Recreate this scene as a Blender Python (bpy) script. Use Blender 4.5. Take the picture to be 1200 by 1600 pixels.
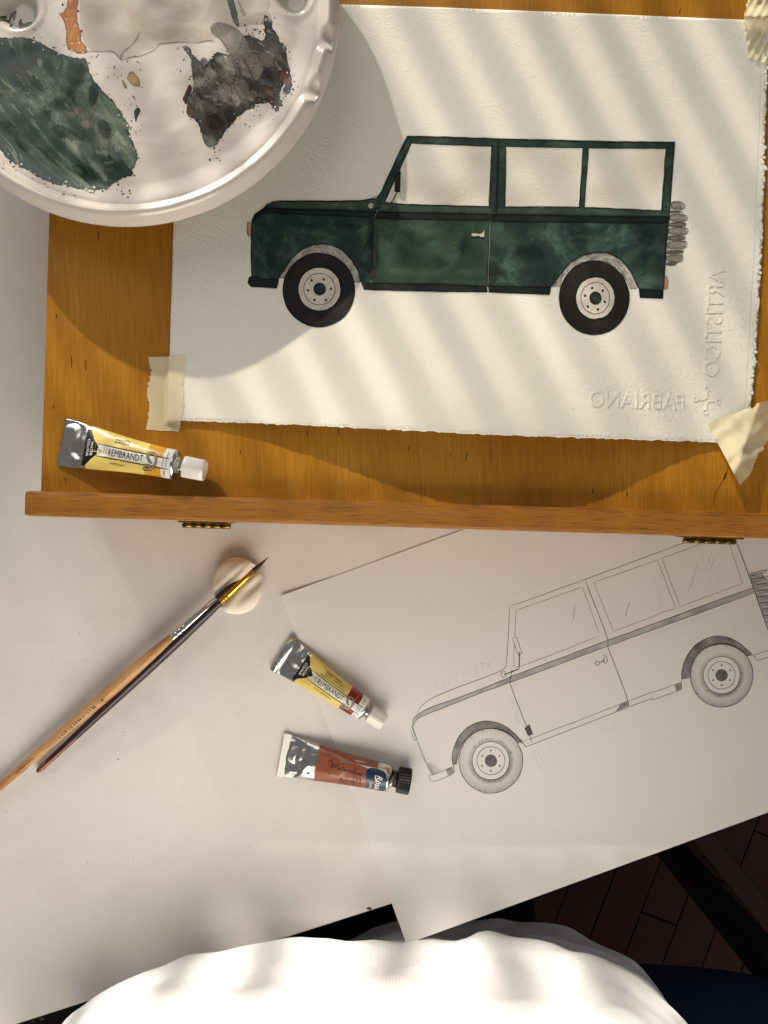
import bpy, bmesh, math, random
from mathutils import Vector, noise, kdtree
from mathutils.geometry import delaunay_2d_cdt
random.seed(7)
sc = bpy.context.scene
for o in list(bpy.data.objects):
    bpy.data.objects.remove(o)
COL = sc.collection

# ------------------------------------------------------------------ camera
CAM_H = 450.0                                   # mm above the table top
cam_d = bpy.data.cameras.new('camera')
cam_d.sensor_width = 34.667
cam_d.lens = 26.0
cam_d.clip_start = 0.01
cam_d.clip_end = 60.0
cam = bpy.data.objects.new('camera', cam_d)
cam.location = (0, 0, CAM_H / 1000)
COL.objects.link(cam)
sc.camera = cam

# ------------------------------------------------------------------ light
SUN = Vector((-1.42, 2.84, 1.0))                # towards the low sun
SUN_N = SUN.normalized()
world = bpy.data.worlds.new('World')
sc.world = world
world.use_nodes = True
bg = world.node_tree.nodes['Background']
bg.inputs[0].default_value = (1.0, 0.95, 0.91, 1)
bg.inputs[1].default_value = 0.15

ld = bpy.data.lights.new('low_sunlight', 'SPOT')
ld.energy = 900000
ld.color = (1.0, 0.92, 0.78)
ld.shadow_soft_size = 0.37
ld.spot_size = math.radians(4)
ld.spot_blend = 0.1
lo = bpy.data.objects.new('low_sunlight', ld)
lo.location = Vector((0, 0, 0.05)) + SUN_N * 60
lo.rotation_euler = (-SUN_N).to_track_quat('-Z', 'Y').to_euler()
COL.objects.link(lo)

ad = bpy.data.lights.new('window_daylight', 'AREA')
ad.shape = 'RECTANGLE'
ad.size = 1.3
ad.size_y = 1.0
ad.energy = 5.6
ad.color = (1.0, 0.96, 0.93)
ao = bpy.data.objects.new('window_daylight', ad)
ao.location = (-0.55, 1.25, 0.95)
ao.rotation_euler = (Vector((0.0, 0.05, 0.0)) - ao.location).to_track_quat('-Z', 'Y').to_euler()
COL.objects.link(ao)

sc.view_settings.view_transform = 'Standard'
sc.view_settings.look = 'None'
sc.view_settings.exposure = 0.22
sc.view_settings.gamma = 1.0
sc.view_settings.use_curve_mapping = False
sc.cycles.use_denoising = True
sc.cycles.max_bounces = 8
sc.cycles.diffuse_bounces = 5
sc.cycles.transparent_max_bounces = 24

# ------------------------------------------------------------------ helpers
ORG = {}                                        # object name -> world origin in mm


def W(px, py, z):
    """point on the plane at height z (mm) that the photograph shows at px, py"""
    k = (CAM_H - z) / 1200.0
    return ((px - 600) * k, (800 - py) * k, z)


def crop(x0, y0, s):
    def f(*pts):
        return [(x0 + a / s, y0 + b / s) for a, b in pts]
    return f


def nz(x, y, z=0.0):
    return noise.noise(Vector((x, y, z)))


def tag(o, label=None, cat=None, group=None, kind=None):
    if label:
        o['label'] = label
    if cat:
        o['category'] = cat
    if group:
        o['group'] = group
    if kind:
        o['kind'] = kind
    return o


def thing(name, label, cat, loc, group=None):
    o = bpy.data.objects.new(name, None)
    o.empty_display_size = 0.01
    o.location = [c / 1000 for c in loc]
    COL.objects.link(o)
    ORG[o.name] = Vector(loc)
    return tag(o, label, cat, group)


def mesh(name, verts, faces, mat, parent=None, smooth=False, dens=None, edge=None, org=None):
    """verts in world mm"""
    if parent is not None:
        base = ORG[parent.name]
    else:
        base = Vector(org) if org else Vector((0, 0, 0))
    me = bpy.data.meshes.new(name)
    me.from_pydata([((v[0] - base.x) / 1000, (v[1] - base.y) / 1000, (v[2] - base.z) / 1000) for v in verts], [], faces)
    if dens is not None:
        a = me.attributes.new('dens', 'FLOAT', 'POINT')
        a.data.foreach_set('value', dens)
    if edge is not None:
        a = me.attributes.new('edge', 'FLOAT', 'POINT')
        a.data.foreach_set('value', edge)
    me.materials.append(mat)
    if smooth:
        me.polygons.foreach_set('use_smooth', [True] * len(me.polygons))
    me.update()
    o = bpy.data.objects.new(name, me)
    COL.objects.link(o)
    ORG[o.name] = base
    if parent is not None:
        o.parent = parent
    else:
        o.location = base / 1000
    return o


def inside(p, poly):
    x, y = p
    r = False
    j = len(poly) - 1
    for i in range(len(poly)):
        xi, yi = poly[i]
        xj, yj = poly[j]
        if (yi > y) != (yj > y) and x < (xj - xi) * (y - yi) / (yj - yi) + xi:
            r = not r
        j = i
    return r


def resample(pts, step, closed=True):
    out = []
    n = len(pts)
    rng = n if closed else n - 1
    for i in range(rng):
        a = pts[i]
        b = pts[(i + 1) % n]
        d = math.hypot(b[0] - a[0], b[1] - a[1])
        k = max(1, int(round(d / step)))
        for j in range(k):
            t = j / k
            out.append((a[0] + (b[0] - a[0]) * t, a[1] + (b[1] - a[1]) * t))
    if not closed:
        out.append(pts[-1])
    return out


def smoothed(pts, closed=True, it=1):
    """Chaikin corner cutting"""
    for _ in range(it):
        out = []
        n = len(pts)
        if not closed:
            out.append(pts[0])
        for i in range(n if closed else n - 1):
            a = pts[i]
            b = pts[(i + 1) % n]
            out.append((a[0] * .75 + b[0] * .25, a[1] * .75 + b[1] * .25))
            out.append((a[0] * .25 + b[0] * .75, a[1] * .25 + b[1] * .75))
        if not closed:
            out.append(pts[-1])
        pts = out
    return pts


def rough(poly, amp, step, seed=0, freq=0.15, octv=3, closed=True):
    p = resample(poly, step, closed)
    n = len(p)
    out = []
    for i in range(n):
        a = p[i - 1] if closed else p[max(0, i - 1)]
        b = p[(i + 1) % n] if closed else p[min(n - 1, i + 1)]
        tx, ty = b[0] - a[0], b[1] - a[1]
        l = math.hypot(tx, ty) or 1
        d = 0
        f = freq
        s = 1.0
        for o in range(octv):
            d += s * nz(p[i][0] * f, p[i][1] * f, seed + o * 7.3)
            f *= 2.3
            s *= 0.6
        out.append((p[i][0] - ty / l * d * amp, p[i][1] + tx / l * d * amp))
    return out


def fill(poly, holes=(), step=8.0):
    """triangulate a polygon (with holes) with interior points every step; returns 2d verts, tris, boundary loops"""
    V = []
    E = []
    loops = []
    for loop in [poly] + list(holes):
        s = len(V)
        n = len(loop)
        V += [Vector(q) for q in loop]
        E += [(s + i, s + (i + 1) % n) for i in range(n)]
    xs = [q[0] for q in poly]
    ys = [q[1] for q in poly]
    if step:
        y = min(ys) + step * .5
        r = 0
        while y < max(ys):
            x = min(xs) + step * (.25 + .5 * (r % 2))
            while x < max(xs):
                if inside((x, y), poly) and not any(inside((x, y), h) for h in holes):
                    V.append(Vector((x, y)))
                x += step
            y += step * .87
            r += 1
    vo, eo, fo, *_ = delaunay_2d_cdt(V, E, [], 0, 1e-6)
    tris = []
    for f in fo:
        c = (sum(vo[i].x for i in f) / 3, sum(vo[i].y for i in f) / 3)
        if inside(c, poly) and not any(inside(c, h) for h in holes):
            a, b, d = (vo[i] for i in f)
            if (b - a).cross(d - a) < 0:
                f = [f[0], f[2], f[1]]
            tris.append(list(f))
    return [(v.x, v.y) for v in vo], tris


def up_faces(verts, faces):
    out = []
    for f in faces:
        a, b, c = (verts[i] for i in f[:3])
        nzv = (b[0] - a[0]) * (c[1] - a[1]) - (b[1] - a[1]) * (c[0] - a[0])
        out.append(list(f) if nzv >= 0 else list(reversed(f)))
    return out


def boundary(faces):
    cnt = {}
    for f in faces:
        n = len(f)
        for i in range(n):
            a, b = f[i], f[(i + 1) % n]
            cnt[(a, b)] = 1
    return [(a, b) for (a, b) in cnt if (b, a) not in cnt]


def sheet(name, poly, fmap, mat, parent=None, holes=(), step=8.0, thick=0.0, smooth=True, org=None, densf=None, edgef=None, mat_side=None):
    """a flat (or draped) piece cut to poly; fmap(px,py)->(x,y,z) mm; thick mm of real thickness below"""
    v2, tr = fill(poly, holes, step)
    v3 = [fmap(*q) for q in v2]
    tr = up_faces(v3, tr)
    dens = [densf(*q) for q in v2] if densf else None
    edge = [edgef(*q) for q in v2] if edgef else None
    if thick:
        n = len(v3)
        bd = boundary(tr)
        v3 = v3 + [(x, y, z - thick) for x, y, z in v3]
        tr = tr + [[b, a, a + n, b + n] for a, b in bd] + [[i + n for i in reversed(f)] for f in tr]
        if dens:
            dens = dens * 2
        if edge:
            edge = edge * 2
    return mesh(name, v3, tr, mat, parent, smooth=smooth and not thick, dens=dens, edge=edge, org=org)


class Acc:
    """collects ribbons and dabs drawn in picture or label space"""

    def __init__(self):
        self.v = []
        self.f = []
        self.d = []

    def line(self, pts, w=1.0, d=1.0, taper=0.35, jit=0.25, step=2.5, closed=False, seed=None, cut=0.0, curve=0):
        if curve:
            pts = smoothed(pts, closed, curve)
        if closed:
            pts = list(pts) + [pts[0]]
        p = resample(pts, step, False)
        n = len(p)
        if n < 2:
            return self
        sd = random.random() * 100 if seed is None else seed
        s = len(self.v)
        for i in range(n):
            a = p[max(0, i - 1)]
            b = p[min(n - 1, i + 1)]
            tx, ty = b[0] - a[0], b[1] - a[1]
            l = math.hypot(tx, ty) or 1
            nx, ny = -ty / l, tx / l
            j = nz(p[i][0] * .06, p[i][1] * .06, sd) * jit
            t = i / (n - 1)
            e = min(1.0, t / .08 + .0001, (1 - t) / .08 + .0001) if not closed else 1.0
            ww = w * .5 * (1 - taper * (1 - e)) * (1 + .25 * nz(i * .23, sd))
            x, y = p[i][0] + nx * j, p[i][1] + ny * j
            self.v.append((x + nx * ww, y + ny * ww))
            self.v.append((x - nx * ww, y - ny * ww))
            dd = d * (1 + .25 * nz(i * .11, sd + 5)) * (1 - taper * .6 * (1 - e))
            self.d += [dd, dd]
            if i:
                q = s + 2 * i
                self.f.append([q - 2, q - 1, q + 1, q])
        return self

    def dab(self, poly, d=1.0, step=0.0, df=None):
        v2, tr = fill(poly, (), step)
        s = len(self.v)
        self.v += v2
        self.d += [df(*q) if df else d for q in v2]
        self.f += [[i + s for i in f] for f in tr]
        return self

    def ell(self, cx, cy, rx, ry=None, d=1.0, n=24, rot=0):
        ry = rx if ry is None else ry
        self.dab(ellipse(cx, cy, rx, ry, n, rot), d)
        return self

    def build(self, name, fmap, mat, parent):
        v3 = [fmap(*q) for q in self.v]
        return mesh(name, v3, up_faces(v3, self.f), mat, parent, smooth=False, dens=self.d)


def ellipse(cx, cy, rx, ry=None, n=48, rot=0.0, a0=0.0, a1=None):
    ry = rx if ry is None else ry
    out = []
    full = a1 is None
    a1 = a0 + 2 * math.pi if full else a1
    for i in range(n if full else n + 1):
        t = a0 + (a1 - a0) * i / n
        x, y = rx * math.cos(t), ry * math.sin(t)
        out.append((cx + x * math.cos(rot) - y * math.sin(rot), cy + x * math.sin(rot) + y * math.cos(rot)))
    return out


def text2d(s, size=1.0, xs=1.0, shear=0.0, align='LEFT', bold=0.0, spacing=1.0):
    """flat lettering as 2d triangles, baseline at y = 0"""
    cu = bpy.data.curves.new('lettering', 'FONT')
    cu.body = s
    cu.size = size
    cu.shear = shear
    cu.align_x = align
    cu.offset = bold
    cu.space_character = spacing
    cu.resolution_u = 3
    ob = bpy.data.objects.new('lettering', cu)
    COL.objects.link(ob)
    dg = bpy.context.evaluated_depsgraph_get()
    dg.update()
    me = ob.evaluated_get(dg).to_mesh()
    v = [(q.co.x * xs, q.co.y) for q in me.vertices]
    f = [list(p.vertices) for p in me.polygons]
    ob.evaluated_get(dg).to_mesh_clear()
    bpy.data.objects.remove(ob)
    bpy.data.curves.remove(cu)
    return v, f


def loft(sections, closed_ends=True):
    """sections: list of equally long rings of points"""
    v = []
    f = []
    n = len(sections[0])
    for s in sections:
        v += s
    for i in range(len(sections) - 1):
        for j in range(n):
            a = i * n + j
            b = i * n + (j + 1) % n
            f.append([a, b, b + n, a + n])
    if closed_ends:
        f.append(list(reversed(range(n))))
        k = (len(sections) - 1) * n
        f.append([k + j for j in range(n)])
    return v, f


def box_pts(o, ex, ey, x0, x1, y0, y1, z0, z1, bev=0.6):
    """bevelled box in a rotated frame o, ex, ey"""
    bm = bmesh.new()
    vs = [bm.verts.new((x, y, z)) for z in (z0, z1) for y in (y0, y1) for x in (x0, x1)]
    for q in ((0, 2, 3, 1), (4, 5, 7, 6), (0, 1, 5, 4), (2, 6, 7, 3), (0, 4, 6, 2), (1, 3, 7, 5)):
        bm.faces.new([vs[i] for i in q])
    if bev:
        bmesh.ops.bevel(bm, geom=list(bm.edges), offset=bev, segments=2, affect='EDGES', profile=.6)
    bm.verts.ensure_lookup_table()
    v = [(o[0] + ex[0] * q.co.x + ey[0] * q.co.y, o[1] + ex[1] * q.co.x + ey[1] * q.co.y, q.co.z) for q in bm.verts]
    bm.verts.index_update()
    f = [[q.index for q in fc.verts] for fc in bm.faces]
    bm.free()
    return v, f


# ------------------------------------------------------------------ materials
class NT:
    def __init__(self, name):
        self.m = bpy.data.materials.new(name)
        self.m.use_nodes = True
        self.t = self.m.node_tree
        self.b = self.t.nodes['Principled BSDF']
        self.out = self.t.nodes['Material Output']
        self.co = self.n('ShaderNodeTexCoord').outputs['Object']

    def n(self, typ, **kw):
        q = self.t.nodes.new(typ)
        for k, v in kw.items():
            setattr(q, k, v)
        return q

    def l(self, a, b):
        self.t.links.new(a, b)

    def set(self, **kw):
        for k, v in kw.items():
            k = k.replace('_', ' ')
            if isinstance(v, (tuple, list)) and len(v) == 3:
                v = (*v, 1)
            self.b.inputs[k].default_value = v
        return self

    def mapped(self, scale=(1, 1, 1), rot=(0, 0, 0)):
        mp = self.n('ShaderNodeMapping')
        mp.inputs['Rotation'].default_value = rot
        self.l(self.co, mp.inputs['Vector'])
        m2 = self.n('ShaderNodeMapping')
        m2.inputs['Scale'].default_value = scale
        self.l(mp.outputs[0], m2.inputs['Vector'])
        return m2.outputs[0]

    def noise(self, scale, detail=3, rough=.55, dist=0.0, vec=None):
        q = self.n('ShaderNodeTexNoise')
        q.inputs['Scale'].default_value = scale
        q.inputs['Detail'].default_value = detail
        q.inputs['Roughness'].default_value = rough
        q.inputs['Distortion'].default_value = dist
        self.l(vec if vec is not None else self.co, q.inputs['Vector'])
        return q.outputs['Fac']

    def ramp(self, fac, stops, interp='LINEAR'):
        q = self.n('ShaderNodeValToRGB')
        q.color_ramp.interpolation = interp
        el = q.color_ramp.elements
        while len(el) < len(stops):
            el.new(.5)
        for e, (p, c) in zip(el, stops):
            e.position = p
            if not isinstance(c, (tuple, list)):
                c = (c, c, c)
            e.color = (*c, 1)
        self.l(fac, q.inputs[0])
        return q.outputs[0]

    def mix(self, fac, a, b, mode='MIX'):
        q = self.n('ShaderNodeMix', data_type='RGBA', blend_type=mode)
        for s, v in ((q.inputs[0], fac), (q.inputs[6], a), (q.inputs[7], b)):
            if hasattr(v, 'links'):
                self.l(v, s)
            elif isinstance(v, (tuple, list)):
                s.default_value = (*v, 1)
            else:
                s.default_value = v
        return q.outputs[2]

    def math(self, op, a, b=None, c=None, clamp=False):
        q = self.n('ShaderNodeMath', operation=op, use_clamp=clamp)
        for s, v in zip(q.inputs, (a, b, c)):
            if v is None:
                continue
            if hasattr(v, 'links'):
                self.l(v, s)
            else:
                s.default_value = v
        return q.outputs[0]

    def attr(self, name):
        return self.n('ShaderNodeAttribute', attribute_name=name).outputs['Fac']

    def bump(self, h, strength=.5, dist=.0002, prev=None):
        q = self.n('ShaderNodeBump')
        q.inputs['Strength'].default_value = strength
        q.inputs['Distance'].default_value = dist
        self.l(h, q.inputs['Height'])
        if prev is not None:
            self.l(prev, q.inputs['Normal'])
        self.l(q.outputs[0], self.b.inputs['Normal'])
        return q.outputs[0]

    def color(self, c):
        self.l(c, self.b.inputs['Base Color'])
        return self


def srgb(r, g, b):
    f = lambda c: (c / 255 / 12.92) if c / 255 <= .04045 else ((c / 255 + .055) / 1.055) ** 2.4
    return (f(r), f(g), f(b))


def plain(name, col, rough=.5, spec=.5, metal=0.0, var=.06, scale=120, bump=0.0, bscale=300):
    t = NT(name).set(Roughness=rough, Metallic=metal)
    t.b.inputs['Specular IOR Level'].default_value = spec
    f = t.noise(scale, 4, .6)
    t.color(t.mix(f, tuple(c * (1 - var) for c in col), tuple(min(1, c * (1 + var)) for c in col)))
    if bump:
        t.bump(t.noise(bscale, 4, .6), 1.0, bump)
    return t.m


def wc_grain(t, amt=1.0):
    """cold pressed grain shared by the paper and the washes on it"""
    a = t.noise(900, 2, .5, .6, t.mapped((.75, 1.25, 1), (0, 0, .35)))
    b = t.noise(1700, 2, .5)
    h = t.math('MULTIPLY_ADD', b, .3, a)
    t.bump(h, amt, .00026)


def paper_grain(name, col):
    t = NT(name).set(Roughness=.9)
    t.b.inputs['Specular IOR Level'].default_value = .15
    f = t.noise(35, 4, .6)
    fib = t.ramp(t.noise(420, 2, .5, 2.0, t.mapped((1, 6, 1), (0, 0, .5))), [(.70, 0), (.80, 1)])
    base = t.mix(f, tuple(c * .97 for c in col), col)
    t.color(t.mix(t.math('MULTIPLY', fib, .10), base, tuple(c * .55 for c in col)))
    wc_grain(t)
    return t.m


def ink(name, col, rough=.7, grain=.0, gscale=1500, var=None, spec=.2, bump=0.0, wc=False):
    """pigment on paper, opacity from the dens attribute, broken by the paper's tooth"""
    t = NT(name).set(Roughness=rough)
    t.b.inputs['Specular IOR Level'].default_value = spec
    if var:
        f = t.ramp(t.noise(var[1], 5, .62, 1.2), [(.3, 0), (.7, 1)])
        t.color(t.mix(f, col, var[0]))
    else:
        t.set(Base_Color=col)
    a = t.attr('dens')
    if grain:
        g = t.ramp(t.noise(gscale, 2, .6), [(.5 - .5 * grain + .08, 0), (.5 + .28, 1)])
        a = t.math('MULTIPLY', a, t.math('MULTIPLY_ADD', g, grain, 1 - grain * .55), clamp=True)
    t.l(a, t.b.inputs['Alpha'])
    if wc:
        wc_grain(t)
    return t.m


def wash(name, dark, mid, light, s1=45, s2=160, lo=.34, hi=.70, edge=True, stretch=(1, 1, 1), rot=0.0, rough=.62, spec=.25, wc=True, alpha=False, lines=False):
    """watercolour: pooled pigment, blooms, a dark tide line along the edge"""
    t = NT(name).set(Roughness=rough)
    t.b.inputs['Specular IOR Level'].default_value = spec
    v = t.mapped(stretch, (0, 0, rot))
    f1 = t.noise(s1, 5, .6, 1.6, v)
    f2 = t.noise(s2, 4, .65, .8, v)
    f = t.math('MULTIPLY_ADD', f2, .35, t.math('MULTIPLY', f1, .8))
    c = t.ramp(f, [(lo, dark), ((lo + hi) / 2, mid), (hi, light)])
    g = t.ramp(t.noise(2200, 2, .6), [(.35, .78), (.65, 1.0)])
    c = t.mix(1.0, c, g, 'MULTIPLY')
    if lines:
        f3 = t.noise(s1 * .9, 4, .62, 2.6, v)
        ln = t.ramp(f3, [(.0, 0), (.455, 0), (.468, 1), (.480, 0), (.56, 0), (.572, .8), (.582, 0), (1, 0)])
        c = t.mix(t.math('MULTIPLY', ln, .75), c, tuple(x * .4 for x in dark))
        bl = t.ramp(t.noise(s1 * 2.2, 2, .5, 3.0, v), [(.62, 0), (.66, 1)])
        c = t.mix(t.math('MULTIPLY', bl, .45), c, light)
    if edge:
        e = t.attr('edge')
        e = t.math('POWER', e, 2.0)
        c = t.mix(t.math('MULTIPLY', e, .75), c, tuple(x * .35 for x in dark))
    t.color(c)
    if alpha:
        t.l(t.attr('dens'), t.b.inputs['Alpha'])
    if wc:
        wc_grain(t, .8)
    return t.m


M = {}
M['wc_paper'] = paper_grain('watercolour_paper', srgb(232, 229, 218))
# sketch paper: thin copier sheet that lets some light through
t = NT('sketch_paper').set(Roughness=.85, Base_Color=srgb(236, 233, 230))
t.b.inputs['Specular IOR Level'].default_value = .2
t.color(t.mix(t.noise(28, 4, .6), srgb(231, 228, 225), srgb(238, 236, 233)))
t.bump(t.noise(900, 3, .6), .25, .00005)
tr = t.n('ShaderNodeBsdfTranslucent')
tr.inputs[0].default_value = (*srgb(236, 230, 222), 1)
mx = t.n('ShaderNodeMixShader')
mx.inputs[0].default_value = .16
t.l(t.b.outputs[0], mx.inputs[1])
t.l(tr.outputs[0], mx.inputs[2])
t.l(mx.outputs[0], t.out.inputs[0])
M['sketch_paper'] = t.m
# white table top with crumbs of dirt
t = NT('table_white').set(Roughness=.55)
t.b.inputs['Specular IOR Level'].default_value = .3
base = t.mix(t.ramp(t.noise(14, 5, .65, .6), [(.3, 0), (.7, 1)]), srgb(213, 208, 203), srgb(225, 221, 217))
sp = t.ramp(t.noise(260, 2, .5), [(.775, 0), (.80, 1)])
sm = t.ramp(t.noise(60, 3, .6, 2.0, t.mapped((1, 3.2, 1), (0, 0, .6))), [(.68, 0), (.82, 1)])
c = t.mix(t.math('MULTIPLY', sm, .16), base, srgb(160, 148, 138))
t.color(t.mix(t.math('MULTIPLY', sp, .8), c, srgb(88, 78, 70)))
t.bump(t.noise(1200, 2, .5), .2, .00004)
M['table'] = t.m


def ply_wood():
    t = NT('varnished_plywood').set(Roughness=.42)
    t.b.inputs['Specular IOR Level'].default_value = .35
    v = t.mapped((1, .05, 1), (0, 0, math.radians(-1.8)))
    fine = t.noise(900, 3, .6, .2, v)
    big = t.noise(22, 4, .6, .8, t.mapped((1, .35, 1), (0, 0, -.03)))
    c = t.ramp(t.math('MULTIPLY_ADD', fine, .5, t.math('MULTIPLY', big, .55)), [(.30, srgb(141, 91, 9)), (.52, srgb(165, 111, 22)), (.74, srgb(188, 135, 46))])
    fl = t.ramp(t.noise(75, 2, .5, 0, t.mapped((1.6, .16, 1), (0, 0, -.03))), [(.735, 0), (.78, 1)])
    c = t.mix(t.math('MULTIPLY', fl, .7), c, srgb(120, 62, 20))
    t.color(c)
    s = t.ramp(t.noise(500, 2, .5, 3), [(.72, 0), (.78, 1)])
    n1 = t.bump(fine, .35, .00012)
    t.bump(s, .5, .0002, n1)
    return t.m


def beech():
    t = NT('beech_ledge').set(Roughness=.45)
    t.b.inputs['Specular IOR Level'].default_value = .35
    r = (0, 0, math.radians(1.75))
    big = t.noise(60, 4, .6, .6, t.mapped((.12, 1, 1), r))
    fl = t.ramp(t.noise(1500, 2, .55, .1, t.mapped((.06, 1, 1), r)), [(.52, 0), (.68, 1)])
    c = t.ramp(big, [(.3, srgb(148, 94, 26)), (.55, srgb(168, 112, 40)), (.75, srgb(186, 130, 58))])
    t.color(t.mix(t.math('MULTIPLY', fl, .6), c, srgb(104, 58, 20)))
    t.bump(t.math('MULTIPLY', fl, -1), .5, .0002)
    return t.m


M['ply'] = ply_wood()
M['beech'] = beech()
M['knot'] = plain('dark_wood_fleck', srgb(70, 30, 8), .6)
t = NT('aged_brass').set(Metallic=1.0, Roughness=.34)
t.color(t.mix(t.noise(500, 3, .6), srgb(92, 76, 34), srgb(150, 124, 62)))
M['brass'] = t.m
M['screw'] = plain('dark_screw', srgb(50, 42, 30), .4, metal=.8)


def tape_mat():
    t = NT('masking_tape').set(Roughness=.7)
    t.b.inputs['Specular IOR Level'].default_value = .3
    t.color(t.mix(t.noise(300, 4, .6), srgb(232, 220, 178), srgb(242, 234, 202)))
    h = t.noise(1100, 2, .5, .4, t.mapped((1, .22, 1), (0, 0, -.5)))
    t.bump(h, .5, .00022)
    t.set(Alpha=.66)
    return t.m


M['tape'] = tape_mat()


def porcelain():
    t = NT('palette_glaze').set(Roughness=.20)
    t.b.inputs['Specular IOR Level'].default_value = .5
    t.b.inputs['Coat Weight'].default_value = .5
    t.b.inputs['Coat Roughness'].default_value = .12
    f = t.noise(25, 4, .6)
    c = t.mix(f, srgb(200, 191, 183), srgb(214, 206, 198))
    st = t.ramp(t.noise(30, 4, .6, 1.5, t.mapped((1, 1, 1))), [(.62, 0), (.80, 1)])
    c = t.mix(t.math('MULTIPLY', st, .22), c, srgb(190, 168, 140))
    t.color(c)
    n1 = t.bump(t.noise(42, 2, .5, .7), .55, .0016)
    pits = t.ramp(t.noise(700, 1, .5), [(.74, 0), (.80, 1)])
    t.bump(pits, .5, .0003, n1)
    return t.m


M['glaze'] = porcelain()
M['pal_green'] = wash('dried_green_paint', srgb(12, 28, 23), srgb(40, 64, 54), srgb(146, 156, 138), 26, 90, .40, .80, stretch=(.5, 1.35, 1), rot=.85, rough=.24, spec=.5, lines=True, wc=False)
M['pal_grey'] = wash('dried_grey_paint', srgb(22, 22, 21), srgb(66, 65, 62), srgb(160, 155, 146), 40, 130, .38, .78, stretch=(.8, 1.2, 1), rot=.8, rough=.24, spec=.5, lines=True, wc=False)
M['pal_pale'] = wash('thin_grey_wash', srgb(96, 92, 84), srgb(140, 134, 124), srgb(176, 168, 156), 60, 200, .34, .75, rough=.24, spec=.5, lines=True, wc=False, stretch=(.6, 1.4, 1), rot=.9, alpha=True)
M['pal_sienna'] = wash('dried_sienna_paint', srgb(116, 58, 8), srgb(172, 98, 22), srgb(206, 146, 66), 60, 220, .34, .75, rough=.24, spec=.5, lines=True, wc=False, stretch=(1.4, .4, 1))
M['pal_beige'] = wash('thin_beige_wash', srgb(150, 130, 100), srgb(178, 160, 132), srgb(200, 188, 168), 40, 150, .34, .75, rough=.24, spec=.5, lines=True, wc=False, alpha=True, edge=False)
M['pal_olive'] = wash('dried_olive_paint', srgb(40, 40, 14), srgb(84, 84, 40), srgb(140, 138, 96), 120, 300, .34, .75, rough=.24, spec=.5, wc=False)
M['pal_ochre'] = wash('dried_ochre_paint', srgb(150, 116, 64), srgb(182, 150, 98), srgb(202, 178, 132), 120, 300, .34, .75, rough=.24, spec=.5, wc=False)
M['pal_brown'] = wash('dried_brown_paint', srgb(34, 18, 12), srgb(74, 48, 34), srgb(120, 92, 76), 90, 260, .34, .8, rough=.24, spec=.5, wc=False)
M['speck'] = ink('paint_specks', srgb(24, 24, 22), .4)

M['car_green'] = wash('green_wash', srgb(16, 33, 30), srgb(32, 56, 51), srgb(80, 104, 94), 34, 130, .40, .78)
M['car_door'] = wash('green_door_wash', srgb(22, 44, 36), srgb(42, 68, 55), srgb(80, 102, 80), 30, 110, .38, .82)
M['car_frame'] = wash('green_frame_wash', srgb(18, 36, 33), srgb(38, 62, 55), srgb(76, 100, 88), 60, 200, .38, .80)
M['car_hood'] = wash('green_hood_wash', srgb(34, 52, 45), srgb(56, 76, 66), srgb(92, 110, 96), 50, 160, .38, .80)
M['car_dark'] = wash('deep_green_wash', srgb(8, 15, 14), srgb(14, 28, 25), srgb(30, 48, 43), 60, 200, .38, .86)
M['tyre'] = wash('black_tyre_wash', srgb(16, 14, 13), srgb(30, 27, 24), srgb(58, 54, 50), 40, 130, .38, .88)
M['rim'] = wash('pale_rim_wash', srgb(176, 168, 154), srgb(205, 199, 186), srgb(222, 216, 204), 60, 220, .30, .7, edge=False)
M['hub'] = wash('dark_hub_wash', srgb(20, 22, 22), srgb(36, 38, 38), srgb(70, 72, 70), 160, 400, .34, .8)
M['lamp_wash'] = wash('peach_lamp_wash', srgb(170, 112, 84), srgb(206, 160, 132), srgb(226, 196, 172), 150, 400, .34, .8)
M['handle_wash'] = plain('pale_handle_gouache', srgb(196, 184, 170), .8, .2)
M['outline'] = ink('dark_outline', srgb(14, 18, 17), .7, .25, 1800)
M['gap_line'] = ink('pale_gap_line', srgb(206, 204, 190), .8, .2, 1800)
M['arch_pencil'] = ink('arch_pencil_shading', srgb(52, 48, 44), .8, .75, 1700)
M['tint'] = ink('window_tint', srgb(150, 122, 92), .85, .35, 700, wc=True)
M['pencil'] = ink('graphite', srgb(62, 58, 56), .6, .42, 2600, spec=.3)
M['pencil_soft'] = ink('soft_graphite', srgb(82, 78, 76), .65, .75, 2200, spec=.3)


def foil():
    t = NT('tube_aluminium').set(Metallic=1.0, Roughness=.24)
    t.color(t.mix(t.noise(240, 4, .6), srgb(186, 186, 184), srgb(222, 222, 220)))
    h = t.noise(62, 1.6, .45, 1.2)
    s = t.noise(900, 2, .5, 0, t.mapped((1, .1, 1)))
    n1 = t.bump(h, .9, .0050)
    t.bump(s, .2, .00012, n1)
    return t.m


M['foil'] = foil()


def label(name, col, rough=.32, coat=.3):
    t = NT(name).set(Roughness=rough, Base_Color=col)
    t.color(t.mix(t.noise(200, 3, .6), tuple(c * .93 for c in col), col))
    t.b.inputs['Coat Weight'].default_value = coat
    t.b.inputs['Coat Roughness'].default_value = .2
    t.bump(t.noise(130, 3, .55, .5), .35, .0008)
    return t.m


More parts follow.
